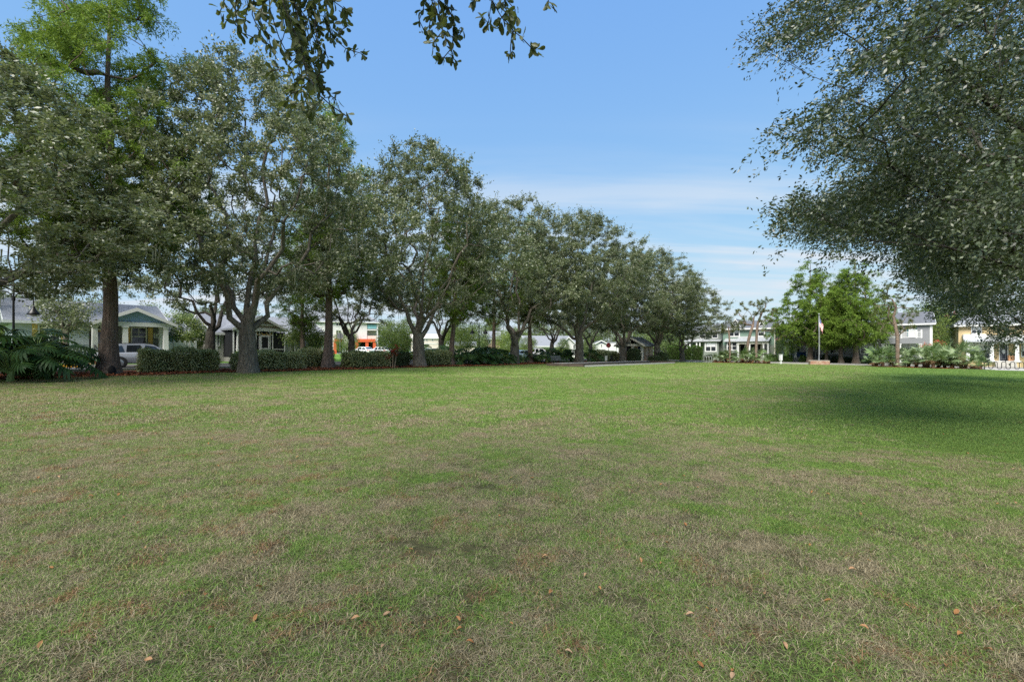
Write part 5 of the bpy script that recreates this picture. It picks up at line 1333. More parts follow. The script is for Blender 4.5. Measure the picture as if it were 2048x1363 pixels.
h.winpx(79, 118, 650, 690, wb - .6, nx=2, nz=2, mull=2); ys = wb - .6
h.shutter(h.X(64, ys), h.X(75, ys), h.Z(70, 692, ys), h.Z(70, 646, ys), ys, 'shutter_yellow'); h.shutter(h.X(122, ys), h.X(130, ys), h.Z(126, 692, ys), h.Z(126, 646, ys), ys, 'shutter_yellow')
h.door(h.X(193, wb), h.X(204, wb), fl_z, fl_z + 2.1, wb, 'door_tan')
h.steps(h.X(176), h.X(207), -0.1, fl_z, 4, 'terracotta')
h.part('handrail', MB().tube([(h.X(189), -1.4, 0.0), (h.X(189), -1.4, 1.0), (h.X(189), -0.1, 1.45), (h.X(189), -0.1, .5)], 0.03, 6), 'black_metal')
pl = h.box('house_letter', 'white_paint', h.X(307.5, wb), h.X(318.5, wb), wb - .03, wb - .003, h.Z(313, 675.5, wb), h.Z(313, 666, wb))
text_mesh('D', 0.42, pl, 'black_metal', (h.X(313, wb), wb - .034, h.Z(313, 670.8, wb)), (pi / 2, 0, 0))
# --- white vinyl fence and the turquoise house beyond it
FN = House('vinyl_fence', 'white vinyl privacy fence right of the blue gabled bungalow', 'fence', st(12.0, -48.6), TH)
x0, x1 = FN.X(337), FN.X(391); n = 5; zt = FN.Z(360, 684)
for i in range(n + 1):
    x = x0 + (x1 - x0) * i / n; FN.box('post', 'white_paint', x - .07, x + .07, -.07, .07, -.2, zt + .14)
    if i < n: FN.box('fence_panel', 'white_paint', x + .075, x + (x1 - x0) / n - .075, -.03, .03, 0.05, zt)
TQ = House('cottage', 'turquoise cottage wall glimpsed above the white fence', 'house', st(12.0, -54.0), TH)
TQ.box('wall', 'turquoise', TQ.X(330), TQ.X(372), 0, 5, -.2, TQ.Z(350, 663)); TQ.roof_x(TQ.X(330), TQ.X(372), 0, 5, TQ.Z(350, 663), TQ.Z(350, 663) + 1.5, 'shingle', .3)
# --- grey bungalow with screened porch
H2 = House('bungalow', 'grey bungalow with tan porch gable and dark insect screens', 'house', st(20.0, -47.0), TH)
h = H2; d2 = 2.4; fz = 0.45; zb = h.Z(540, 662)
xL, xP0, xP1, xR = h.X(433, d2), h.X(467), h.X(571), h.X(644, d2)
zE = h.Z(450, 661, d2)
h.box('wall', 'warm_grey_siding', xL, xR - 3.4, d2, d2 + 7, -.2, zE); h.box('wall', 'tan_siding', xR - 3.39, xR, d2, d2 + 7, -.2, zE)
h.roof_x(xL - .1, xR + .1, d2, d2 + 7, zE, h.Z(450, 628, d2 + 3.5), 'shingle', .4)
h.roof_y(xP0 + .1, xP1 - .2, 0, d2 + 3, zb + .32, h.Z(529, 631.5), 'shingle', .3, .16, 'brown_siding')
xg = (xP0 + xP1) / 2
for sg in (-1, 1): h.part('gable_vent', MB().prism([(xg + sg * .12, zb + .95), (xg + sg * .12, zb + 1.45), (xg + sg * 1.1, zb + .95)], -.03, -.004), 'dark_opening')
h.box('gable_band', 'white_paint', xP0 - .05, xP1 + .05, -.1, -.003, zb + .52, zb + .66)
h.box('porch_floor', 'concrete', xP0, xP1, -.1, d2 - .005, -.3, fz)
for p0, p1 in ((471, 513), (513, 519.5), (541, 546), (546, 570)):
    h.box('screen', 'screen_mesh', h.X(p0) + .04, h.X(p1) - .04, .1, .14, fz, zb - .1)
h.box('screen', 'screen_mesh', xP0 + .02, xP0 + .06, .2, d2 - .02, fz, zb - .1)
for p in (468, 513, 519.5, 541, 546, 570): x = h.X(p); h.box('screen_post', 'white_paint', x - .04, x + .04, .04, .16, fz, zb - .05)
for p0, p1, zz in ((471, 513, .75), (546, 570, .75), (513, 546, 2.15)):
    h.box('screen_rail', 'white_paint', h.X(p0) + .04, h.X(p1) - .04, .06, .15, fz + zz - .04, fz + zz + .04)
sx0, sx1 = h.X(521), h.X(539); dr = MB(); dr.box(sx0, sx0 + .12, .0, .06, fz, fz + 2.08); dr.box(sx1 - .12, sx1, .0, .06, fz, fz + 2.08)
for z0, z1 in ((0, .14), (.72, .86), (1.96, 2.08)): dr.box(sx0 + .12, sx1 - .12, .0, .06, fz + z0, fz + z1)
dr = h.part('screen_door', dr, 'white_paint'); h.part('screen', MB().box(sx0 + .1, sx1 - .1, .02, .04, fz + .1, fz + 2.0), 'screen_mesh', dr)
h.box('wall', 'dark_opening', xP0 + .2, xP1 - .2, d2 - .04, d2 - .004, fz, zb)
h.column(h.X(477), -.06, 0.2, zb - .02, .42, .26)
bx = MB(); 
for i in range(16):
    f = i / 15; bx.box(h.X(514 + 30 * f) - .04, h.X(514 + 30 * f) + .04, .02, .08, zb - .22 - .22 * sin(pi * ((f * 3) % 1)), zb - .14 - .22 * sin(pi * ((f * 3) % 1)))
kind(h.part('string_lights', bx, 'shutter_yellow'), 'stuff')
h.winpx(590, 625, 682, 702, d2, nx=2, nz=1, mull=3); h.shutter(h.X(625.5, d2), h.X(631.5, d2), h.Z(628, 703, d2), h.Z(628, 676, d2), d2, 'shutter_dark')
h.shutter(h.X(583, d2), h.X(588.5, d2), h.Z(586, 703, d2), h.Z(586, 679, d2), d2, 'shutter_dark')
for x in (xL, xR): h.box('corner_board', 'white_paint', x - .09, x + .09, d2 - .04, d2 + .1, -.2, zE - .05)
h.winpx(434.5, 437.5, 668, 690, d2, nx=1, nz=1, mull=1)
H2b = House('cottage', 'low brown cottage wing left of the grey bungalow', 'house', st(20.0, -53.0), TH)
H2b.box('wall', 'brown_siding', H2b.X(392), H2b.X(446), 0, 5, -.2, H2b.Z(415, 675)); H2b.roof_x(H2b.X(392), H2b.X(446), 0, 5, H2b.Z(415, 675), H2b.Z(415, 675) + 1.3, 'shingle', .3)
H2b.winpx(404, 415, 683, 694, 0, nx=1, nz=1)
# --- white three-storey block
a3 = radians(20)
H3 = House('apartment_block', 'white three-storey block with orange-red ground floor', 'building', onray(675, 112), a3)
h = H3; x0, x1 = h.X(585), h.X(756); zt = h.Z(700, 641); xs = h.X(702)
h.box('wall', 'white_stucco', x0, x1 - 2.6, 0, 16, -.3, zt); h.roof_x(x0, x1, 0, 16, zt, zt + 4.2, 'pale_shingle', .5, .2, hip=6)
h.box('stair_bay', 'white_stucco', xs, xs + .5, -.5, -.01, 3.0, zt - .1)
for p0, p1 in ((672.5, 676), (677.5, 681.5)):
    for t_, b_ in ((639.5, 651), (660.5, 671)): h.winpx(p0, p1, t_, b_, 0, nx=1, nz=1, grid=False, tr=.12)
for p0, p1, t_, b_ in ((642, 648, 641, 646), (612, 620, 641, 648)): h.winpx(p0, p1, t_, b_, 0, nx=1, nz=1, grid=False)
xb = h.X(743)
for zf in (h.Z(748, 658), h.Z(748, 681)): h.box('balcony_floor', 'white_stucco', x1 - 2.59, x1, 0, 5, zf - .3, zf)
h.box('balcony_wall', 'beige_stucco', x1 - 2.59, x1 - .3, 3, 5, 0, zt - .1)
h.box('corner_pier', 'white_stucco', x1 - .29, x1, 0, .5, 0, zt - .1)
h.box('balcony_glass', 'turquoise', x1 - 2.5, x1 - .35, .1, .16, h.Z(748, 657), h.Z(748, 649)); h.box('balcony_parapet', 'beige_stucco', x1 - 2.5, x1 - .35, .1, .2, h.Z(748, 680), h.Z(748, 671))
zr0 = h.Z(700, 690.5); zr1 = h.Z(700, 677.5)
for p0, p1 in ((669, 684), (713, 750)): h.box('red_canopy', 'orange_red', h.X(p0), h.X(p1), -1.6, -.02, zr1 - .75, zr1)
for p in (670, 713.5, 734, 749): x = h.X(p, -1.5); h.box('red_pier', 'orange_red', x - .35, x + .35, -1.5, -.9, -.3, zr1 - .76)
for p0, p1 in ((671, 684), (715, 733), (736, 748)): h.box('shopfront', 'dark_opening', h.X(p0), h.X(p1), -.05, -.003, .3, zr1 - .8)
# --- beige two-storey and brick house in the distance
H4 = House('townhouse', 'distant beige two-storey house left of the forked oak', 'house', onray(850, 128), radians(12))
h = H4; h.box('wall', 'beige_stucco', h.X(822), h.X(882), 0, 10, -.3, h.Z(850, 675)); h.roof_x(h.X(822), h.X(882), 0, 10, h.Z(850, 675), h.Z(850, 675) + 1.2, 'beige_stucco', .3)
for p in (847.2, 852.4, 864): h.winpx(p, p + 2, 676, 681, 0, nx=1, nz=1, grid=False, tr=.1)
h.box('string_course', 'white_paint', h.X(822), h.X(882), -.08, -.003, h.Z(850, 687) - .1, h.Z(850, 687) + .1); h.box('garage_door', 'white_paint', h.X(846), h.X(856), -.06, -.002, 0, 2.2)
H5 = House('townhouse', 'distant brick house right of the twin street lamp', 'house', onray(985, 120), radians(5))
h = H5; h.box('wall', 'brick_pale', h.X(968), h.X(1000), 0, 9, -.3, h.Z(985, 676)); h.roof_x(h.X(968), h.X(1000), 0, 9, h.Z(985, 676), h.Z(985, 676) + 2, 'shingle', .3); h.winpx(977, 981, 680, 686, 0, nx=1, nz=1, grid=False); h.winpx(988, 992, 680, 686, 0, nx=1, nz=1, grid=False)
H5b = House('cottage', 'low distant house with pale roof behind the lamp', 'house', onray(925, 100), radians(5))
h = H5b; h.box('wall', 'beige_stucco', h.X(895), h.X(950), 0, 8, -.3, h.Z(925, 689)); h.roof_x(h.X(895), h.X(950), 0, 8, h.Z(925, 689), h.Z(925, 682), 'pale_shingle', .3); h.winpx(900, 905, 692, 698, 0, nx=2, nz=1)
# --- white houses behind the pickup
H6 = House('house', 'white house with grey roof and garage behind the pickup', 'house', onray(1100, 100), radians(8))
h = H6; zE = h.Z(1080, 690)
h.box('wall', 'white_stucco', h.X(1055), h.X(1170), 0, 10, -.3, zE); h.roof_x(h.X(1055), h.X(1170), 0, 10, zE, h.Z(1090, 671, 5), 'pale_shingle', .4)
h.box('wall', 'white_stucco', h.X(1122, -1.6), h.X(1152, -1.6), -1.6, -.01, -.3, h.Z(1137, 688, -1.6)); h.roof_y(h.X(1122, -1.6), h.X(1152, -1.6), -1.6, 4.5, h.Z(1137, 688, -1.6), h.Z(1137, 673, -1.6), 'pale_shingle', .3, .15, 'white_stucco', beam=False)
h.box('garage_door', 'grey_metal', h.X(1126, -1.65), h.X(1139, -1.65), -1.66, -1.61, -.1, h.Z(1133, 694, -1.6)); h.winpx(1146.5, 1150, 690, 697, -1.6, nx=1, nz=1)
for p in (1111, 1116, 1121): h.winpx(p, p + 3.4, 689.5, 694.5, 0, nx=1, nz=1, grid=False)
H7 = House('house', 'white house with dark blue gable behind the stop sign', 'house', onray(1205, 108), radians(-4))
h = H7; h.box('wall', 'white_stucco', h.X(1183), h.X(1232), 0, 9, -.3, h.Z(1205, 686)); h.roof_y(h.X(1191), h.X(1214), -.01, 9, h.Z(1205, 685.8), h.Z(1205, 680), 'dark_shingle', .3, .15, 'flag_blue', beam=False)
h.box('roof', 'pale_shingle', h.X(1214), h.X(1233), 0, 9, h.Z(1205, 686) + .005, h.Z(1205, 685) + .2)
h.winpx(1202, 1204, 688.5, 693, 0, nx=1, nz=1, grid=False, tr=.04); h.winpx(1187.5, 1190, 690, 692.5, 0, nx=1, nz=1, grid=False, tr=.04); h.box('door_frame', 'white_paint', h.X(1233), h.X(1238), -.05, 0, 0, 2.2)

# --- park pavilion
PV = House('pavilion', 'small tan park pavilion with shingle roof and timber gable', 'pavilion', onray(1263, 65.0), radians(-33))
h = PV; x0, x1 = h.X(1236), h.X(1286); zb = h.Z(1270, 691); D = 5.2
h.roof_y(x0, x1, 0, D, zb + .3, h.Z(1259, 672.5), 'pale_shingle', .45, .16, 'dark_opening', 'cream_paint')
xm = (x0 + x1) / 2
tr = MB(); tr.box(xm - .06, xm + .06, -.06, -.004, zb + .3, zb + 1.35)
for sg in (-1, 1): tr.add([(xm + sg * .07, -.06, zb + 1.1), (xm + sg * .07, -.06, zb + 1.25), (xm + sg * 1.25, -.06, zb + .42), (xm + sg * 1.25, -.06, zb + .3), (xm + sg * .07, -.004, zb + 1.1), (xm + sg * .07, -.004, zb + 1.25), (xm + sg * 1.25, -.004, zb + .42), (xm + sg * 1.25, -.004, zb + .3)], [(0, 1, 2, 3), (7, 6, 5, 4), (0, 4, 5, 1), (1, 5, 6, 2), (2, 6, 7, 3), (3, 7, 4, 0)])
h.part('king_post_truss', tr, 'cream_paint')
for x in (x0 + .2, xm + .3, x1 - .2): h.column(x, .2, 0, zb - .05, .30, .30, 'cream_paint')
h.box('wall', 'tan_stucco', x0 + .1, x1 - .05, 1.6, D - .2, -.2, zb); h.box('plinth', 'brick_pale', x1 - .3, x1 + .03, 1.2, D - .1, -.2, .95); h.box('floor', 'concrete', x0, x1, .0, 1.59, -.2, .06)
h.box('door', 'shutter_dark', xm - 1.4, xm - .5, 1.55, 1.595, .1, 2.2); h.box('notice_board', 'flag_blue', xm + .6, xm + 1.2, 1.54, 1.59, 1.2, 2.1)
x0b = h.X(1229)

# --- green townhouse
FTH = TH - pi / 2
def far_house(name, label, s, px_mid, cat='house'):
    x, y = ray_s(px_mid, s); return House(name, label, cat, (x, y), FTH, gz(x) + 0.35)
H8 = far_house('townhouse', 'two-storey green townhouse with metal porch roof', 87.0, 1500)
h = H8; x0, x1 = h.X(1446), h.X(1550); zE = h.Z(1500, 657)
h.box('wall', 'green_siding', x0, x1, 0, 9, h.Z(1500, 690), zE); h.box('wall', 'sage_siding', x0, x1, .0, 9, -.6, h.Z(1500, 690) - .004)
h.roof_x(x0, x1, 0, 9, zE + .25, h.Z(1500, 641, 4.5), 'dark_shingle', .5, .2)
for p0, p1, pa in ((1460, 1483, 637), (1515, 1533, 640)):
    a, b_ = h.X(p0, .8), h.X(p1, .8); zz = h.Z((p0 + p1) / 2, 651, .8); h.box('dormer', 'sage_siding', a + .25, b_ - .25, .8, 4, zE + .2, zz); h.roof_y(a + .2, b_ - .2, .79, 4.5, zz, h.Z((p0 + p1) / 2, pa, .8), 'dark_shingle', .25, .12, 'sage_siding', beam=False)
    xm = (a + b_) / 2; h.window(xm - .35, xm + .35, zz + .05, zz + .75, .78, nx=2, nz=1, tr=.06)
h.winpx(1458.5, 1478, 658, 671.5, 0, nx=1, nz=1, mull=2, blind=True, grid=False, tr=.16); h.winpx(1517, 1528, 658, 671, 0, nx=1, nz=1, mull=1, blind=True, grid=False, tr=.16)
yb = -1.0; xa, xb_ = h.X(1453, yb), h.X(1475, yb); h.box('bay', 'sage_siding', xa, xb_, yb, -.01, -.5, h.Z(1464, 682, yb)); h.winpx(1455.5, 1472.5, 684.5, 699, yb, nx=1, nz=1, mull=2, grid=False, tr=.14); h.shed(xa - .4, xb_ + .3, yb - .4, 0, h.Z(1464, 682, yb), h.Z(1464, 682, yb) + .5)
yp = -2.2; xa, xb_ = h.X(1474, yp), h.X(1537, yp); h.shed(xa - .2, xb_ + .1, yp - .3, -.01, h.Z(1505, 681.5, yp), h.Z(1505, 672), 'metal_roof'); zb = h.Z(1505, 683, yp)
h.box('beam', 'cream_paint', xa, xb_, yp, yp + .2, zb - .35, zb - .02); h.box('porch_floor', 'concrete', xa, xb_, yp, -.02, -.5, .25)
for p in (1476, 1499, 1527, 1536): h.column(h.X(p, yp), yp + .1, .25, zb - .36, .2, .2, 'white_paint')
h.box('wall', 'cream_paint', h.X(1478), h.X(1534), -.06, -.003, .25, zb - .1)
for p0, p1 in ((1481, 1489), (1493, 1496), (1502, 1510), (1516, 1521)): h.box('doorway', 'dark_opening', h.X(p0), h.X(p1), -.1, -.062, .25, 2.5)
h.winpx(1528, 1532.5, 686, 700, -.06, nx=1, nz=2, mull=1)
h.box('corner_board', 'cream_paint', x1 - .12, x1 + .04, -.05, .12, -.6, zE)
for yy, z0, z1 in ((2.4, zE - 2.0, zE - .5), (5.6, .6, 2.0), (2.2, .4, 1.6)): h.box('side_window', 'glass', x1 - .02, x1 + .02, yy, yy + .7, z0, z1)
# left wing of the terrace
H8b = far_house('townhouse', 'sage green townhouse wing with wide white window behind the boxy hedges', 88.2, 1410)
h = H8b; x0, x1 = h.X(1369), h.X(1449.5); zE = h.Z(1410, 660)
h.box('wall', 'sage_siding', x0, x1, .3, 8, -.6, zE); h.roof_x(x0, x1, .3, 8, zE, zE + 1.4, 'shingle', .4)
yb = -1.0; xa, xb_ = h.X(1408, yb), h.X(1437, yb); h.box('bay', 'sage_siding', xa, xb_, yb, .29, -.5, h.Z(1422, 682, yb)); h.winpx(1412, 1431.5, 684, 701.5, yb, nx=1, nz=1, mull=2, blind=True, grid=False, tr=.16); h.shed(xa - .3, xb_ + .4, yb - .4, .28, h.Z(1422, 681.5, yb), h.Z(1422, 678, yb))
for p0, p1 in ((1371, 1379), (1385, 1396)): h.winpx(p0, p1, 686, 702, .3, nx=2, nz=1, mull=1)
for p0, p1 in ((1425, 1435), (1400, 1410)): h.winpx(p0, p1, 663, 675, .3, nx=1, nz=1, mull=1, grid=False)
zb = h.Z(1388, 682, -.8); h.shed(h.X(1369, -.8), h.X(1405, -.8), -1.1, .28, zb, zb + .5)
for p in (1374, 1380, 1393.5, 1400): h.column(h.X(p, -.8), -.8, -.3, zb - .1, .22, .2)
# --- grey cottage with porch behind the cypresses
H9 = far_house('cottage', 'grey cottage with white porch posts behind the flagpole', 86.6, 1660)
h = H9; x0, x1 = h.X(1578), h.X(1752); zE = h.Z(1660, 680)
h.box('wall', 'grey_siding', x0, x1, 0, 9, -.6, zE); h.roof_x(x0, x1, 0, 9, zE + .1, h.Z(1660, 662, 4.5), 'shingle', .4)
h.box('wall', 'grey_siding', h.X(1585, 1.2), h.X(1650, 1.2), 1.2, 8, zE + .3, zE + 3.2); h.roof_x(h.X(1583, 1), h.X(1652, 1), 1.2, 8, zE + 3.2, zE + 4.7, 'shingle', .4)
yp = -2.0; xa, xb_ = h.X(1578, yp), h.X(1650, yp); zb = h.Z(1612, 683, yp)
h.box('porch_floor', 'concrete', xa, xb_, yp, -.02, -.5, .45); h.box('beam', 'grey_siding', xa, xb_, yp, yp + .25, zb - .55, zb); h.box('porch_roof', 'white_paint', xa - .15, xb_ + .15, yp - .15, -.01, zb + .004, zb + .14)
h.rail(xa, xb_, yp + .1, zb + .14, zb + 1.1)
for p in (1580, 1591, 1614.5, 1645.5): h.column(h.X(p, yp), yp + .15, .45, zb - .56, .32, .28)
h.steps(h.X(1619, yp), h.X(1638, yp), yp, .45, 3)
for p0, p1 in ((1593, 1600), (1600.8, 1604)): h.winpx(p0, p1, 686.5, 704, 0, nx=2, nz=1, mull=1)
h.winpx(1606, 1611, 686, 706, 0, nx=1, nz=1, mull=1, grid=False); h.door(h.X(1624), h.X(1630.5), .45, 2.5, 0, 'door_navy')
h.winpx(1659.5, 1671, 686, 705, 0, nx=2, nz=1, mull=1, tr=.14); h.winpx(1674.5, 1682, 686, 705, 0, nx=2, nz=1, mull=1, tr=.14); h.winpx(1722, 1737, 687, 706, 0, nx=1, nz=1, mull=1, blind=True, grid=False, tr=.14); h.winpx(1740, 1750, 687, 706, 0, nx=1, nz=1, mull=1, blind=True, grid=False, tr=.14)
def small_thing(name, label, cat, loc, rz=0.0): return thing(name, label, cat, loc, rz)
x = h.X(1604, -1.2); wp = h.root.matrix_basis @ Vector((x, -1.2, .45))
c = small_thing('porch_chair', 'dark blue cushioned seat on the grey cottage porch', 'chair', wp, FTH)
MB().box(-.8, .8, -.35, .35, .30, .45).build('seat', 'cushion_blue', c); MB().box(-.8, .8, .351, .47, .30, .9).build('backrest', 'cushion_blue', c)
for q in (-.7, .7):
    for w in (-.3, .3): MB().box(q - .03, q + .03, w - .03, w + .03, 0, .299).build('leg', 'black_metal', c)
# --- grey house with balcony
H10 = far_house('house', 'two-storey grey house with white balcony railing', 86.8, 1810)
h = H10; x0, x1 = h.X(1757), h.X(1864.5); zE = h.Z(1850, 644)
h.box('wall', 'grey_siding', x0, x1, 0, 8, -.6, zE); h.roof_x(x0, x1, 0, 8, zE, h.Z(1850, 623, 4), 'dark_shingle', .35, .18)
h.box('corner_board', 'white_paint', x1 - .26, x1 + .03, -.05, .2, -.6, zE - .02); h.box('frieze', 'cream_paint', x0, x1 - .27, -.05, -.003, zE - .3, zE - .02)
yp = -2.0; xa, xb_ = h.X(1764, yp), h.X(1843, yp); zf = h.Z(1805, 676, yp)
h.box('balcony_floor', 'grey_siding', xa, xb_, yp, -.01, zf - .75, zf); h.rail(xa + .05, xb_ - .05, yp + .12, zf, h.Z(1805, 663, yp))
for p in (1764, 1803, 1833, 1843): x = h.X(p, yp); h.box('rail_post', 'white_paint', x - .09, x + .09, yp + .03, yp + .21, zf + .002, zf + 1.15)
for p in (1766, 1799.5, 1841): h.column(h.X(p, yp), yp + .2, 0, zf - .76, .34, .30)
h.winpx(1819, 1829, 650, 673, 0, nx=1, nz=1, mull=1, pane='blind', tr=.1, grid=False); h.shutter(h.X(1814.5), h.X(1818), zf + .3, h.Z(1816, 650), 0, 'teal_paint'); h.shutter(h.X(1830), h.X(1833.5), zf + .3, h.Z(1831, 650), 0, 'teal_paint')
h.box('porch_floor', 'concrete', xa, xb_, yp, -.02, -.6, 0.1); h.box('doorway', 'dark_opening', h.X(1776), h.X(1789), -.06, -.003, .1, 2.5); h.winpx(1803, 1834, 687, 703, 0, nx=1, nz=1, mull=2, blind=True, grid=False)
# --- yellow house
H11 = far_house('house', 'yellow two-storey house with white porch columns and dark door', 86.4, 1990)
h = H11; h.z = gz(h.o[0]) + .1; h.root.location.z = h.z; x0, x1 = h.X(1917), h.X(2125); zE = h.Z(1930, 644)
yp = -1.8; fz = h.Z(2007, 721.5, yp)
h.box('wall', 'yellow_stucco', x0, x1, 0, 9, -1.0, zE); h.roof_x(x0, x1, 0, 9, zE, zE + 3.2, 'pale_shingle', .5, .2, hip=4.5)
xa = h.X(1934, yp); zb = h.Z(1990, 687, yp)
h.box('porch_floor', 'white_paint', h.X(1962, yp), h.X(2043, yp), yp - .1, -.01, fz - .12, fz); h.box('porch_base', 'yellow_stucco', h.X(1964, yp), h.X(2042, yp), yp, -.02, -1, fz - .125)
h.box('beam', 'white_paint', xa, h.X(2110, yp), yp, yp + .3, zb, zb + .3); h.shed(xa - .3, h.X(2110, yp), yp - .35, -.01, zb + .32, zb + 1.2, 'metal_roof')
for p in (1936.5, 1984, 2034.5): h.column(h.X(p, yp), yp + .15, fz, zb - .003, .36, .30)
h.winpx(1938, 1978, 690, 716, 0, nx=1, nz=1, mull=2, pane='glass', blind=True, grid=False, tr=.16)
h.door(h.X(2000), h.X(2014.5), fz, h.Z(2007, 688.5), 0, 'door_navy', oval=True); h.winpx(2044, 2052, 690, 712, 0, nx=1, nz=1, mull=1, blind=True, grid=False)
yw = -.9; h.box('awning', 'white_paint', h.X(1927, yw), h.X(1972, yw), yw, -.01, h.Z(1945, 678.5, yw), h.Z(1945, 668, yw))
h.winpx(1944, 1962, 652, 666, 0, nx=1, nz=1, mull=2, blind=True, grid=False); h.steps(h.X(1989, yp), h.X(2031, yp), yp - .11, fz, 3, 'pale_concrete')
wp = h.root.matrix_basis @ Vector((h.X(2023, -.7), -.7, fz))
pot = small_thing('plant_pot', 'brown square pot beside the dark front door', 'pot', wp, FTH); MB().box(-.3, .3, -.3, .3, 0, .7).build('tub', 'wood_post', pot); MB().box(-.26, .26, -.26, .26, .701, .72).build('soil', 'mulch', pot)

# ------------------------------------------------------------------ street furniture
def lamp_post(label, loc, rz, H=4.25):
    r_ = thing('street_lamp', label, 'lamp post', loc, rz, 'twin-arm street lamps')
    MB().lathe([(.16, 0), (.16, .12), (.10, .35), (.07, .6), (.055, 1.0), (.045, H - .5), (.05, H - .45), (.03, H), (.001, H + .12)], 12).build('pole', 'black_metal', r_, True)
    for sg in (-1, 1):
        pts = [(sg * .03, 0, H - .75)] + [(sg * (.38 - .34 * cos(a)), 0, H - .3 + .30 * sin(a)) for a in np.linspace(0.2, pi, 10)]
        pts = [(sg * .05, 0, H - .42)] + [(sg * (.38 + .33 * cos(a)), 0, H - .32 + .36 * sin(a)) for a in np.linspace(pi * .95, 0, 10)] + [(sg * .71, 0, H - .62)]
        arm = MB().tube(pts, .022, 7).build('arm', 'black_metal', r_, True)
        MB().lathe([(.03, .0), (.06, -.08), (.08, -.16), (.20, -.34), (.26, -.44), (.26, -.48), (.22, -.47)], 16, (sg * .71, 0, H - .62)).build('lamp_shade', 'black_metal', arm, True)
        MB().lathe([(.01, -.44), (.12, -.455), (.15, -.50), (.08, -.56), (.01, -.58)], 12, (sg * .71, 0, H - .62)).build('globe', 'lamp_clear', arm, True)
    return r_
lamp_post('black twin-arm street lamp behind the split-leaf bank', ground(958, 50), 0.15)
lamp_post('black street lamp half hidden in leaves at the far left', ground(27, 23.2), 0.6, 4.0)
def bench(label, loc, rz, mat='bench_metal'):
    r_ = thing('park_bench', label, 'bench', loc, rz, 'park benches')
    s_ = MB()
    for i in range(9): s_.box(-.86, .86, -.28 + i * .06, -.235 + i * .06, .43, .46)
    s_.build('seat', mat, r_)
    b_ = MB()
    for i in range(10): y = .28 + .012 * i; b_.box(-.86, .86, y, y + .025, .50 + i * .042, .53 + i * .042)
    b_.build('backrest', mat, r_)
    for sx in (-.88, .88):
        MB().tube([(sx, -.28, -.03), (sx, -.26, .44)], .025, 7).build('leg', 'black_metal', r_); MB().tube([(sx, .30, -.03), (sx, .26, .44), (sx, .42, .95)], .025, 7).build('leg', 'black_metal', r_)
        MB().tube([(sx, -.26, .44), (sx, -.27, .62), (sx, -.10, .68), (sx, .34, .66)], .022, 7).build('armrest', 'black_metal', r_)
    return r_
def facing(dx, dy): return math.atan2(dy, dx) + pi / 2
brz = facing(UY, -UX)                       # benches look across the lawn
bench('black slatted park bench beside the left end of the court', ground(1117, 46.8), brz)
bench('dark park bench in the mulch left of the pavilion oak', ground(1223, 60), brz, 'black_metal')
bench('black park bench under the red cordyline', ground(786, 37.5), brz, 'black_metal')
def bollard(label, loc, w, h, rz, mat='cream_paint'):
    r_ = thing('service_post', label, 'post', loc, rz, 'pale service posts')
    MB().box(-w / 2, w / 2, -w / 2, w / 2, h * .38, h).build('box', mat, r_); MB().box(-w / 2 - .03, w / 2 + .03, -w / 2 - .03, w / 2 + .03, h, h + .04).build('cap', mat, r_); MB().box(-w * .3, w * .3, -w * .3, w * .3, -.05, h * .38).build('stem', 'wood_post' if mat == 'cream_paint' else mat, r_)
bollard('beige service post left of the dark bench by the court', ground(1212, 54.5), .26, .84, 0)
bollard('white service post standing on the lawn left of the flagpole', ground(1561.5, 62), .30, 1.25, 0.2, 'white_paint')
ut = thing('utility_box', 'low white box behind the big oak in the mulch', 'box', ground(822, 41.5), TH); MB().box(-.45, .45, -.3, .3, -.05, .34).build('body', 'white_paint', ut); MB().box(-.48, .48, -.33, .33, .341, .40).build('lid', 'white_paint', ut)
wp_ = thing('white_post', 'tall thin white post across the street left of the big oak', 'post', ground(826, 66)); MB().tube([(0, 0, -.1), (0, 0, 3.6), (0, 0, 4.1)], [.09, .08, .08], 10).build('pole', 'white_paint', wp_); MB().lathe([(.12, -.03), (.14, 0), (.05, .12), (.01, .2)], 10, (0, 0, 4.12)).build('cap', 'white_paint', wp_)
def stop_sign(label, loc, rz, front=True):
    r_ = thing('stop_sign', label, 'sign', loc, rz, 'stop signs')
    MB().tube([(0, .035, -.1), (0, .035, 2.75)], .03, 8).build('post', 'black_metal' if front else 'grey_metal', r_)
    oc = lambda R: [(R * cos(pi / 8 + i * pi / 4), 2.35 + R * sin(pi / 8 + i * pi / 4)) for i in range(8)]
    b_ = MB().prism(oc(.40), -.004, .004).build('sign_plate', 'grey_metal', r_)
    MB().prism(oc(.398), -.009, -.0045).build('border', 'white_paint', b_); MB().prism(oc(.365), -.014, -.0095).build('face', 'stop_red', b_)
    text_mesh('STOP', .27, b_, 'white_paint', (0, -.018, 2.35), (pi / 2, 0, 0), .002)
stop_sign('red octagonal stop sign on a black post left of the pavilion', Vector((*ray_t(1217, -32.9), gz(15))), radians(-12))
stop_sign('grey back of a stop sign in front of the white block', ground(680, 57.5, .55), radians(180 + 20), False)
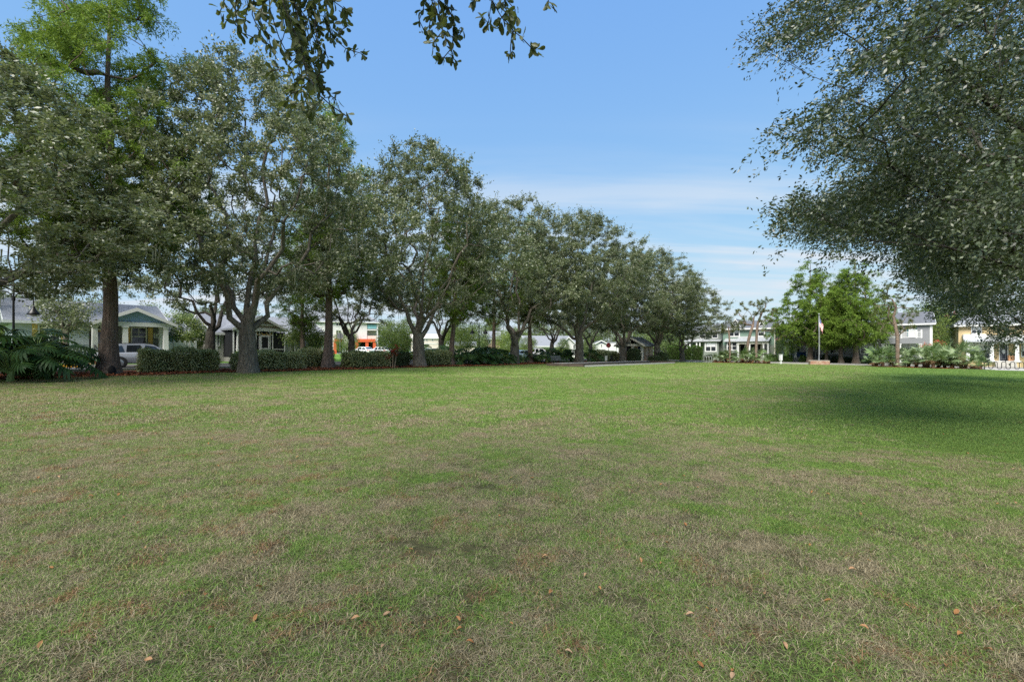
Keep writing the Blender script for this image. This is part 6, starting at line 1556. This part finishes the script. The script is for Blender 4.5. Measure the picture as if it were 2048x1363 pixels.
# bike racks
def rack(label, a, b_, n, h, mat, thick=.03):
    (xa, ya), (xb, yb) = a, b_; L = math.hypot(xb - xa, yb - ya); w = L / (2 * n - 1) if n > 1 else L
    r_ = thing('bike_rack', label, 'bike rack', (xa, ya, gz(xa) - .012 * 0), math.atan2(yb - ya, xb - xa)); pts = [(0, 0, -.05)]
    for i in range(n):
        x = i * 2 * w; pts += [(x + w / 2 - w / 2 * cos(q), 0, h - w / 2 + w / 2 * sin(q)) for q in np.linspace(0, pi, 9)]
        if i < n - 1: pts += [(x + 1.5 * w - w / 2 * cos(q), 0, .10 + w / 2 - w / 2 * sin(q)) for q in np.linspace(0, pi, 9)]
    pts.append((L, 0, -.05)); MB().tube(pts, thick, 8).build('wave_tube', mat, r_, True)
    for x in (0, L): MB().lathe([(.09, 0), (.09, .015), (.04, .02)], 10, (x, 0, .02)).build('foot_plate', mat, r_)
rack('black wave bike rack before the yellow house porch', ray_s(1969, 67.0), ray_s(2066, 67.0), 6, .82, 'black_metal')
rx0, rx1 = ray_s(1408, 69.4), ray_s(1423, 69.4)
r_ = thing('bike_rack', 'small pale bike rack of separate hoops left of the palmetto bed', 'bike rack', (*rx0, gz(rx0[0])), math.atan2(rx1[1] - rx0[1], rx1[0] - rx0[0])); L = math.hypot(rx1[0] - rx0[0], rx1[1] - rx0[1])
for i in range(3):
    x = L * (i + .5) / 3; MB().tube([(x - .16, 0, -.03)] + [(x - .16 * cos(q), 0, .72 + .16 * sin(q)) for q in np.linspace(0, pi, 9)] + [(x + .16, 0, -.03)], .03, 8).build('hoop', 'rack_paint', r_, True)
MB().box(-.1, L + .1, -.06, .06, .0, .04).build('base_rail', 'rack_paint', r_)
# flags
def flag_mesh(name, Wd, Hd, drape, parent, loc, rz, seed=0):
    """hanging flag: 13 stripes and a starred canton; drape 0 flies flat, 1 hangs in folds"""
    nx, nz = 40, 26; V, Fc, M_ = [], [], []
    for i in range(nx + 1):
        for j in range(nz + 1):
            u, v = i / nx, j / nz
            x = Wd * u * (1 - .78 * drape); z = -Hd * v - drape * Wd * u * .62; y = drape * .10 * sin(u * 13 + seed) * (.3 + u) + .03 * sin(u * 5 + v * 2)
            V.append((x + drape * .05 * sin(v * 6), y, z))
    for i in range(nx):
        for j in range(nz):
            k = i * (nz + 1) + j; Fc.append((k, k + 1, k + nz + 2, k + nz + 1)); s_ = j // 2; can = i < 16 and j < 14
            if can: M_.append(2 if (i % 3 == 1 and j % 3 == 1) else 1)
            else: M_.append(0 if s_ % 2 == 0 else 2)
    me = bpy.data.meshes.new(name); me.from_pydata(V, [], Fc)
    for q in ('flag_red', 'flag_blue', 'flag_white'): me.materials.append(MATS[q])
    me.polygons.foreach_set('material_index', M_); me.polygons.foreach_set('use_smooth', [True] * len(Fc)); me.update()
    o = link(name, me, parent); o.location = loc; o.rotation_euler = (0, 0, rz); return o
fb = ground(1638, 61.0)
fp = thing('flagpole', 'tall grey flagpole flying a limp striped flag above a brick planter', 'flagpole', fb)
MB().lathe([(.10, -.1), (.10, .6), (.055, .9), (.05, 4), (.035, 6.5)], 12).build('pole', 'grey_metal', fp, True); MB().lathe([(.02, 6.5), (.08, 6.56), (.09, 6.62), (.05, 6.7), (.01, 6.72)], 10).build('finial', 'grey_metal', fp, True)
flag_mesh('flag', 1.9, 1.15, .95, fp, (.05, -.05, 6.2), .15, 1)
MB().tube([(.05, -.06, 1.3), (.06, -.06, 6.4)], .008, 4).build('halyard', 'flag_white', fp)
# brick planter: every brick its own piece
pl_ = thing('brick_planter', 'low brick planter at the foot of the flagpole', 'planter', ground(1638, 61.0), FTH + .25)
W2, D2, HB = 1.08, .62, .52
MB().box(-W2 + .03, W2 - .03, -D2 + .03, D2 - .03, -.1, HB - .06).build('core', 'mortar', pl_); MB().box(-W2 + .16, W2 - .16, -D2 + .16, D2 - .16, HB - .06, HB - .02).build('soil', 'mulch', pl_)
bk = {}
r2 = random.Random(3)
for c_ in range(6):
    z = c_ * .078 + .02
    for (ax, half, other) in (('x', W2, D2), ('y', D2, W2)):
        n = int(2 * half / .225)
        for sg in (-1, 1):
            for i in range(n):
                p = -half + .1125 + i * .225 + (.1 if c_ % 2 else 0)
                if p > half - .08: continue
                mat = 'brick_red' if r2.random() < .6 else 'brick_pale'
                if (ax, mat) not in bk:
                    o = (MB().box(-.105, .105, -.05, .05, 0, .068) if ax == 'x' else MB().box(-.05, .05, -.105, .105, 0, .068)).build('brick', mat, pl_); bk[(ax, mat)] = o.data
                else: o = link('brick', bk[(ax, mat)], pl_)
                j = r2.uniform(-.006, .006); o.location = (p, sg * (other - .035) + j, z) if ax == 'x' else (sg * (other - .035) + j, p, z)
MB().box(-W2 - .02, W2 + .02, -D2 - .02, -D2 + .15, HB - .02, HB + .03).build('coping', 'mortar', pl_); MB().box(-W2 - .02, W2 + .02, D2 - .15, D2 + .02, HB - .02, HB + .03).build('coping', 'mortar', pl_)
# house flags
hf = thing('house_flag', 'small striped flag hanging by the flagged bungalow steps', 'flag', ground(175, 37.2)); MB().tube([(0, 0, -.1), (-.02, 0, 3.0)], .02, 6).build('pole', 'white_paint', hf); flag_mesh('cloth', 1.25, .8, .78, hf, (-.32, .02, 2.85), .1, 3)
x, y = ray_s(1641, 84.0); hf = thing('house_flag', 'dark striped flag on an angled staff at the grey cottage porch', 'flag', (x, y, gz(x) + .4)); MB().tube([(0, .9, 1.3), (.02, 0, 2.2)], .02, 6).build('staff', 'white_paint', hf)
fm = flag_mesh('cloth', 1.1, .7, .55, hf, (0, 0, 2.15), .2, 5); fm.data.materials[0] = MATS['black_metal']; fm.data.materials[1] = MATS['black_metal']
# little wooden free library on a post, left of the steps
x, y = onray(183, 37.6)
lb = thing('carved_post', 'orange-brown carved wooden post beside the bungalow steps', 'post', (x, y, gz(x)), .3)
MB().lathe([(.26, -.05), (.25, .5), (.22, .75)], 8).build('base', 'terracotta', lb); MB().tube([(0, 0, .74), (.02, 0, 1.5)], [.10, .08], 8).build('shaft', 'wood_post', lb); MB().tube([(-.32, 0, 1.1), (.34, 0, 1.12)], .07, 7).build('arm', 'wood_post', lb); MB().tube([(-.25, 0, 1.5), (.25, 0, 1.52)], .06, 7).build('arm', 'wood_post', lb)

# --- bocce court with concrete edging
CT = thing('bocce_court', 'long sunken ball court edged with pale concrete beside the lawn', 'court', (*st(36, -20.3), gz(st(36, -20.3)[0])), TH)
cs = math.atan(-.012 * UX)                    # the court follows the slope of the field
CT.rotation_euler = (0, 0, TH)
def slope(x): return -.012 * UX * x
def court_block(name, x0, x1, y0, y1, z0, z1, mat):
    vs = [(x, y, z + slope(x) + .012 * UY * y) for x in (x0, x1) for y in (y0, y1) for z in (z0, z1)]
    MB().add(vs, [(0, 1, 3, 2), (4, 6, 7, 5), (0, 4, 5, 1), (2, 3, 7, 6), (0, 2, 6, 4), (1, 5, 7, 3)]).build(name, mat, CT)
for i in range(10):
    a, b_ = i * 2.3, i * 2.3 + 2.285
    court_block('edging_block', a, b_, 0, .35, -.1, .10 + .006 * (i % 3), 'pale_concrete'); court_block('edging_block', a, b_, 3.3, 3.9, -.1, .22 + .006 * ((i + 1) % 3), 'pale_concrete')
court_block('end_board', -.22, -.01, 0, 3.9, -.1, .24, 'timber'); court_block('end_board', 22.99, 23.2, 0, 3.9, -.1, .24, 'timber'); court_block('playing_surface', 0, 22.98, .351, 3.199, -.05, .03, 'court_turf'); court_block('shade_strip', 0, 22.98, 3.2, 3.297, -.05, .19, 'timber')  # last block: dark strip added in place of the far edging's shaded inner face

# ------------------------------------------------------------------ vehicles
def vehicle(name, label, cat, loc, rz, paint, kind_='wagon', group=None):
    """front towards +x; body lofted along its length from a side profile"""
    r_ = thing(name, label, cat, loc, rz, group)
    if kind_ == 'wagon': L, W, prof, gh = 4.7, 1.84, [(-2.35, .62, .80), (-2.28, .42, .95), (-1.9, .30, 1.00), (-.6, .26, .98), (.75, .26, .94), (1.2, .28, .90), (1.9, .30, .78), (2.25, .38, .66), (2.35, .48, .58)], [(-2.15, .98, 1.0), (-1.75, 1.36, 1.36), (-1.2, 1.50, 1.5), (-.2, 1.53, 1.53), (.35, 1.46, 1.46), (1.25, .90, .92)]
    elif kind_ == 'sedan': L, W, prof, gh = 4.6, 1.80, [(-2.3, .55, .85), (-2.2, .40, .98), (-1.5, .28, 1.00), (-.6, .26, .96), (.75, .26, .93), (1.2, .28, .90), (1.9, .30, .78), (2.2, .38, .66), (2.3, .48, .58)], [(-1.75, .98, .99), (-1.05, 1.36, 1.36), (-.6, 1.43, 1.43), (.0, 1.44, 1.44), (.45, 1.38, 1.38), (1.25, .90, .92)]
    else: L, W, prof, gh = 5.7, 2.0, [(-2.85, .55, 1.05), (-2.8, .45, 1.12), (-1.8, .42, 1.12), (-.7, .42, 1.12), (.9, .42, 1.10), (1.3, .42, 1.10), (2.3, .44, 1.06), (2.75, .50, .95), (2.85, .55, .85)], [(-.85, 1.11, 1.12), (-.72, 1.72, 1.72), (-.4, 1.82, 1.82), (.4, 1.82, 1.82), (.65, 1.74, 1.74), (1.4, 1.10, 1.11)]
    hw = W / 2; V, Fc = [], []
    for x, zb, zt in prof:
        tp = 1 - .10 * (abs(x) / (L / 2)) ** 3; w = hw * tp; ring = [(-w * .88, zb), (-w * .98, zb + .10), (-w, (zb + zt) / 2), (-w * .97, zt - .08), (-w * .86, zt), (w * .86, zt), (w * .97, zt - .08), (w, (zb + zt) / 2), (w * .98, zb + .10), (w * .88, zb)]
        V += [(x, y, z) for y, z in ring]
    n = 10
    for i in range(len(prof) - 1):
        for j in range(n): Fc.append((i * n + j, (i + 1) * n + j, (i + 1) * n + (j + 1) % n, i * n + (j + 1) % n))
    Fc += [tuple(range(n)), tuple(range((len(prof) - 1) * n + n - 1, (len(prof) - 1) * n - 1, -1))]
    body = MB().add(V, Fc).build('body', paint, r_, True)
    V, Fc = [], []
    belt = .93 if kind_ != 'pickup' else 1.10
    for x, _, zt in gh:
        f = max(0, (zt - belt)) / .6; w0, w1 = hw * .88, hw * (.88 - .16 * f); V += [(x, -w0, belt - .03), (x, -w1, zt), (x, w1, zt), (x, w0, belt - .03)]
    for i in range(len(gh) - 1):
        for j in range(4): Fc.append((i * 4 + j, (i + 1) * 4 + j, (i + 1) * 4 + (j + 1) % 4, i * 4 + (j + 1) % 4))
    Fc += [(0, 1, 2, 3), tuple(range(len(gh) * 4 - 1, len(gh) * 4 - 5, -1))]
    MB().add(V, Fc).build('cabin', paint, r_)
    def gpt(x, f):                    # point on the cabin side at fraction f of its height
        xs = [g[0] for g in gh]; zt = np.interp(x, xs, [g[2] for g in gh]); ff = max(0, zt - belt) / .6; w0, w1 = hw * .88, hw * (.88 - .16 * ff); z0 = belt - .03
        return (w0 + (w1 - w0) * f + .012, z0 + (zt - z0) * f)
    spans = {'wagon': [(-1.95, -1.15), (-1.08, -.22), (-.15, .85)], 'sedan': [(-1.35, -.45), (-.38, .85)], 'pickup': [(-.7, -.1), (-.04, 1.0)]}[kind_]
    for a, b_ in spans:
        for sg in (-1, 1):
            q = []
            for x, f in ((a, .14), (b_, .14), (min(b_, b_ - .12 if b_ < .6 else b_ - .42), .86), (a + .06 if a > -1.5 else a + .32, .86)):
                y, z = gpt(x, f); q.append((x, sg * y, z))
            q2 = [(x, y - sg * .006, z) for x, y, z in q]
            MB().add(q + q2, [(0, 1, 2, 3), (7, 6, 5, 4), (0, 4, 5, 1), (1, 5, 6, 2), (2, 6, 7, 3), (3, 7, 4, 0)]).build('side_window', 'car_glass', r_)
    for (a, b_, nm) in ((gh[-1], gh[-2], 'windscreen'), (gh[0], gh[1], 'rear_window')):
        dx = b_[0] - a[0]; dz = b_[2] - a[2]; ln = math.hypot(dx, dz); nx_, nz_ = (dz / ln, -dx / ln) if nm == 'windscreen' else (-dz / ln, dx / ln)
        if nz_ < 0: nx_, nz_ = -nx_, -nz_
        q = []
        for f, w in ((.10, .80), (.92, .68)):
            for sg in (-1, 1): q.append((a[0] + dx * f + nx_ * .012, sg * hw * w, a[2] + dz * f + nz_ * .012))
        q2 = [(x - nx_ * .006, y, z - nz_ * .006) for x, y, z in q]
        MB().add(q + q2, [(0, 1, 3, 2), (6, 7, 5, 4), (0, 4, 5, 1), (1, 5, 7, 3), (3, 7, 6, 2), (2, 6, 4, 0)]).build(nm, 'car_glass', r_)
    wr = .33 if kind_ != 'pickup' else .40; wx = (-1.42, 1.42) if kind_ != 'pickup' else (-1.75, 1.85)
    for x in wx:
        for sg in (-1, 1):
            MB().tube([(x, sg * (hw * .70), wr), (x, sg * (hw + .006), wr)], wr + .06, 18).build('wheel_arch', 'tyre', r_)
            w = MB().tube([(x, sg * hw * .80, wr), (x, sg * (hw * .97), wr), (x, sg * (hw + .02), wr)], [wr, wr, wr - .03], 20).build('wheel', 'tyre', r_)
            MB().lathe([(wr * .66, 0), (wr * .62, .012), (wr * .2, .02), (.01, .02)], 14).build('rim', 'rim', w, True)
            w.children[0].matrix_local = Matrix.Translation((x, sg * (hw + .021), wr)) @ Matrix.Rotation(-sg * pi / 2, 4, 'X')
    xr, xf = prof[0][0], prof[-1][0]
    for sg in (-1, 1):
        a, b_ = sorted((sg * hw * .55, sg * hw * .90)); MB().box(xr - .01, xr + .22, a, b_ + (0.0), prof[0][2] - .13, prof[0][2] + .02).build('tail_light', 'tail_red', r_)
        a, b_ = sorted((sg * hw * .903, sg * (hw * .955))); MB().box(xr + .10, xr + .55, a, b_, prof[1][2] - .20, prof[1][2] - .06).build('tail_light', 'tail_red', r_)
        a, b_ = sorted((sg * hw * .5, sg * hw * .88)); MB().box(xf - .30, xf - .02, a, b_, prof[-1][2] - .02, prof[-1][2] + .10).build('headlight', 'lamp_clear', r_)
        a, b_ = sorted((sg * (hw * .93), sg * (hw + .16))); MB().box(.82, 1.0, a, b_, belt - .02, belt + .12).build('mirror', paint, r_)
    MB().box(xr - .03, xr + .05, -.26, .26, prof[0][2] - .22, prof[0][2] - .10).build('number_plate', 'white_paint', r_)
    if kind_ == 'wagon':
        for sg in (-1, 1): MB().tube([(-1.6, sg * .60, 1.44), (-1.4, sg * .60, 1.53), (.1, sg * .60, 1.57), (.25, sg * .60, 1.50)], .02, 6).build('roof_rail', 'black_metal', r_)
    if kind_ == 'pickup':
        MB().box(-2.7, -.9, -hw * .84, hw * .84, 1.121, 1.13).build('cargo_bed', 'dark_opening', r_)
    return r_
def onroad(s, t): x, y = st(s, t); return (x, y, gz(x) + .006)
vehicle('parked_car', 'silver wagon parked behind the clipped hedge at left', 'car', onroad(9.0, -38.0), TH, 'silver_paint', 'wagon', 'parked vehicles')
vehicle('pickup_truck', 'white pickup parked behind the mulch left of the black bench', 'truck', tuple(ground(1076, 78, .01)), 0.25, 'white_car_paint', 'pickup', 'parked vehicles')
vehicle('parked_car', 'white car before the red shopfront, left of two', 'car', tuple(ground(727, 84, .25)), 2.6, 'white_car_paint', 'sedan', 'parked vehicles')
vehicle('parked_car', 'white car before the red shopfront, right of two', 'car', tuple(ground(760, 87, .25)), 2.6, 'white_car_paint', 'wagon', 'parked vehicles')
vehicle('parked_car', 'pale blue car right of the big oak trunk', 'car', tuple(ground(853, 66, .1)), 0.5, 'blue_car_paint', 'sedan', 'parked vehicles')
vehicle('parked_car', 'pale blue car behind the twin street lamp', 'car', tuple(ground(972, 66, .1)), 0.7, 'blue_car_paint', 'wagon', 'parked vehicles')
vehicle('parked_car', 'blue car mostly hidden left of the white pickup', 'car', tuple(ground(1047, 70, .01)), 0.7, 'blue_car_paint', 'sedan', 'parked vehicles')
vehicle('parked_car', 'dark car parked behind the beige house hedge', 'car', tuple(ground(872, 74, .1)), 0.5, 'dark_car_paint', 'sedan', 'parked vehicles')

# ------------------------------------------------------------------ fallen leaves
FL = []
for k in range(3):
    r = np.random.default_rng(700 + k); V = []
    for f, w in ((0, .1), (.3, .8), (.6, 1), (.85, .6), (1, .05)):
        V += [(-.018 * w, .065 * f, .012 + .012 * sin(f * 3 + k) + .010 * w), (0, .065 * f, .008 + .012 * sin(f * 3 + k)), (.018 * w, .065 * f, .012 + .012 * sin(f * 3 + k) + .012 * w)]
    Fc = [(3 * i + j, 3 * i + j + 1, 3 * i + j + 4, 3 * i + j + 3) for i in range(4) for j in (0, 1)]
    me = bpy.data.meshes.new('fallen_leaf'); me.from_pydata(V, [], Fc); me.materials.append(MATS['fallen_leaf']); me.update(); FL.append(me)
spots = [(272, 1055, 'orange'), (718, 1247, 'tan'), (912, 1246, 'rust'), (1097, 1197, 'tan'), (1095, 1121, 'dark orange'), (1279, 1124, 'orange'), (1319, 975, 'rust'), (1370, 958, 'pale'), (2028, 1010, 'pale cream'), (1697, 1147, 'tan'), (1986, 1316, 'tan'), (1916, 1230, 'orange'), (1718, 1262, 'tan'), (1527, 1200, 'rust'), (305, 1333, 'brown'), (415, 1197, 'brown'), (176, 998, 'cream')]
for i, (px, py, c_) in enumerate(spots):
    Y = 930 * 1.4 / (py - 700); 
    for _ in range(3): Y = 930 * (CH - gz((px - 1024) / F * Y)) / (py - 700)
    x = (px - 1024) / F * Y; o = link('fallen_leaf', FL[i % 3]); o.location = (x, Y, gz(x) + .025); o.rotation_euler = (.2 * sin(i), .3 * cos(i * 2), i * 1.9); o.scale = (.6,) * 3
    tag(o, '%s dry leaf lying on the lawn, %s from the left among the big ones' % (c_, ORD[sorted(spots).index(spots[i])]), 'leaf', 'dry leaves on the lawn')
r = np.random.default_rng(77); V, Fc = [], []
for i in range(260):
    Y = 2 + 26 * r.random() ** 1.6; x = r.uniform(-1.2, 1.2) * Y; s_, t_ = to_st(x, Y)
    if t_ < -26: continue
    Mx = Matrix.Translation((x, Y, gz(x) + r.uniform(.005, .03))) @ Matrix.Rotation(r.uniform(0, 6.28), 4, 'Z') @ Matrix.Rotation(r.normal(0, .3), 4, 'X') @ Matrix.Scale(r.uniform(.3, .65), 4)
    k0 = len(V); me = FL[i % 3]; V += [tuple(Mx @ v.co) for v in me.vertices]; Fc += [tuple(k0 + q for q in p.vertices) for p in me.polygons]
me = bpy.data.meshes.new('leaf_litter'); me.from_pydata(V, [], Fc); me.materials.append(MATS['fallen_leaf']); me.update()
kind(tag(link('leaf_litter', me), 'scattered small dry leaves across the lawn', 'leaf litter'), 'stuff')
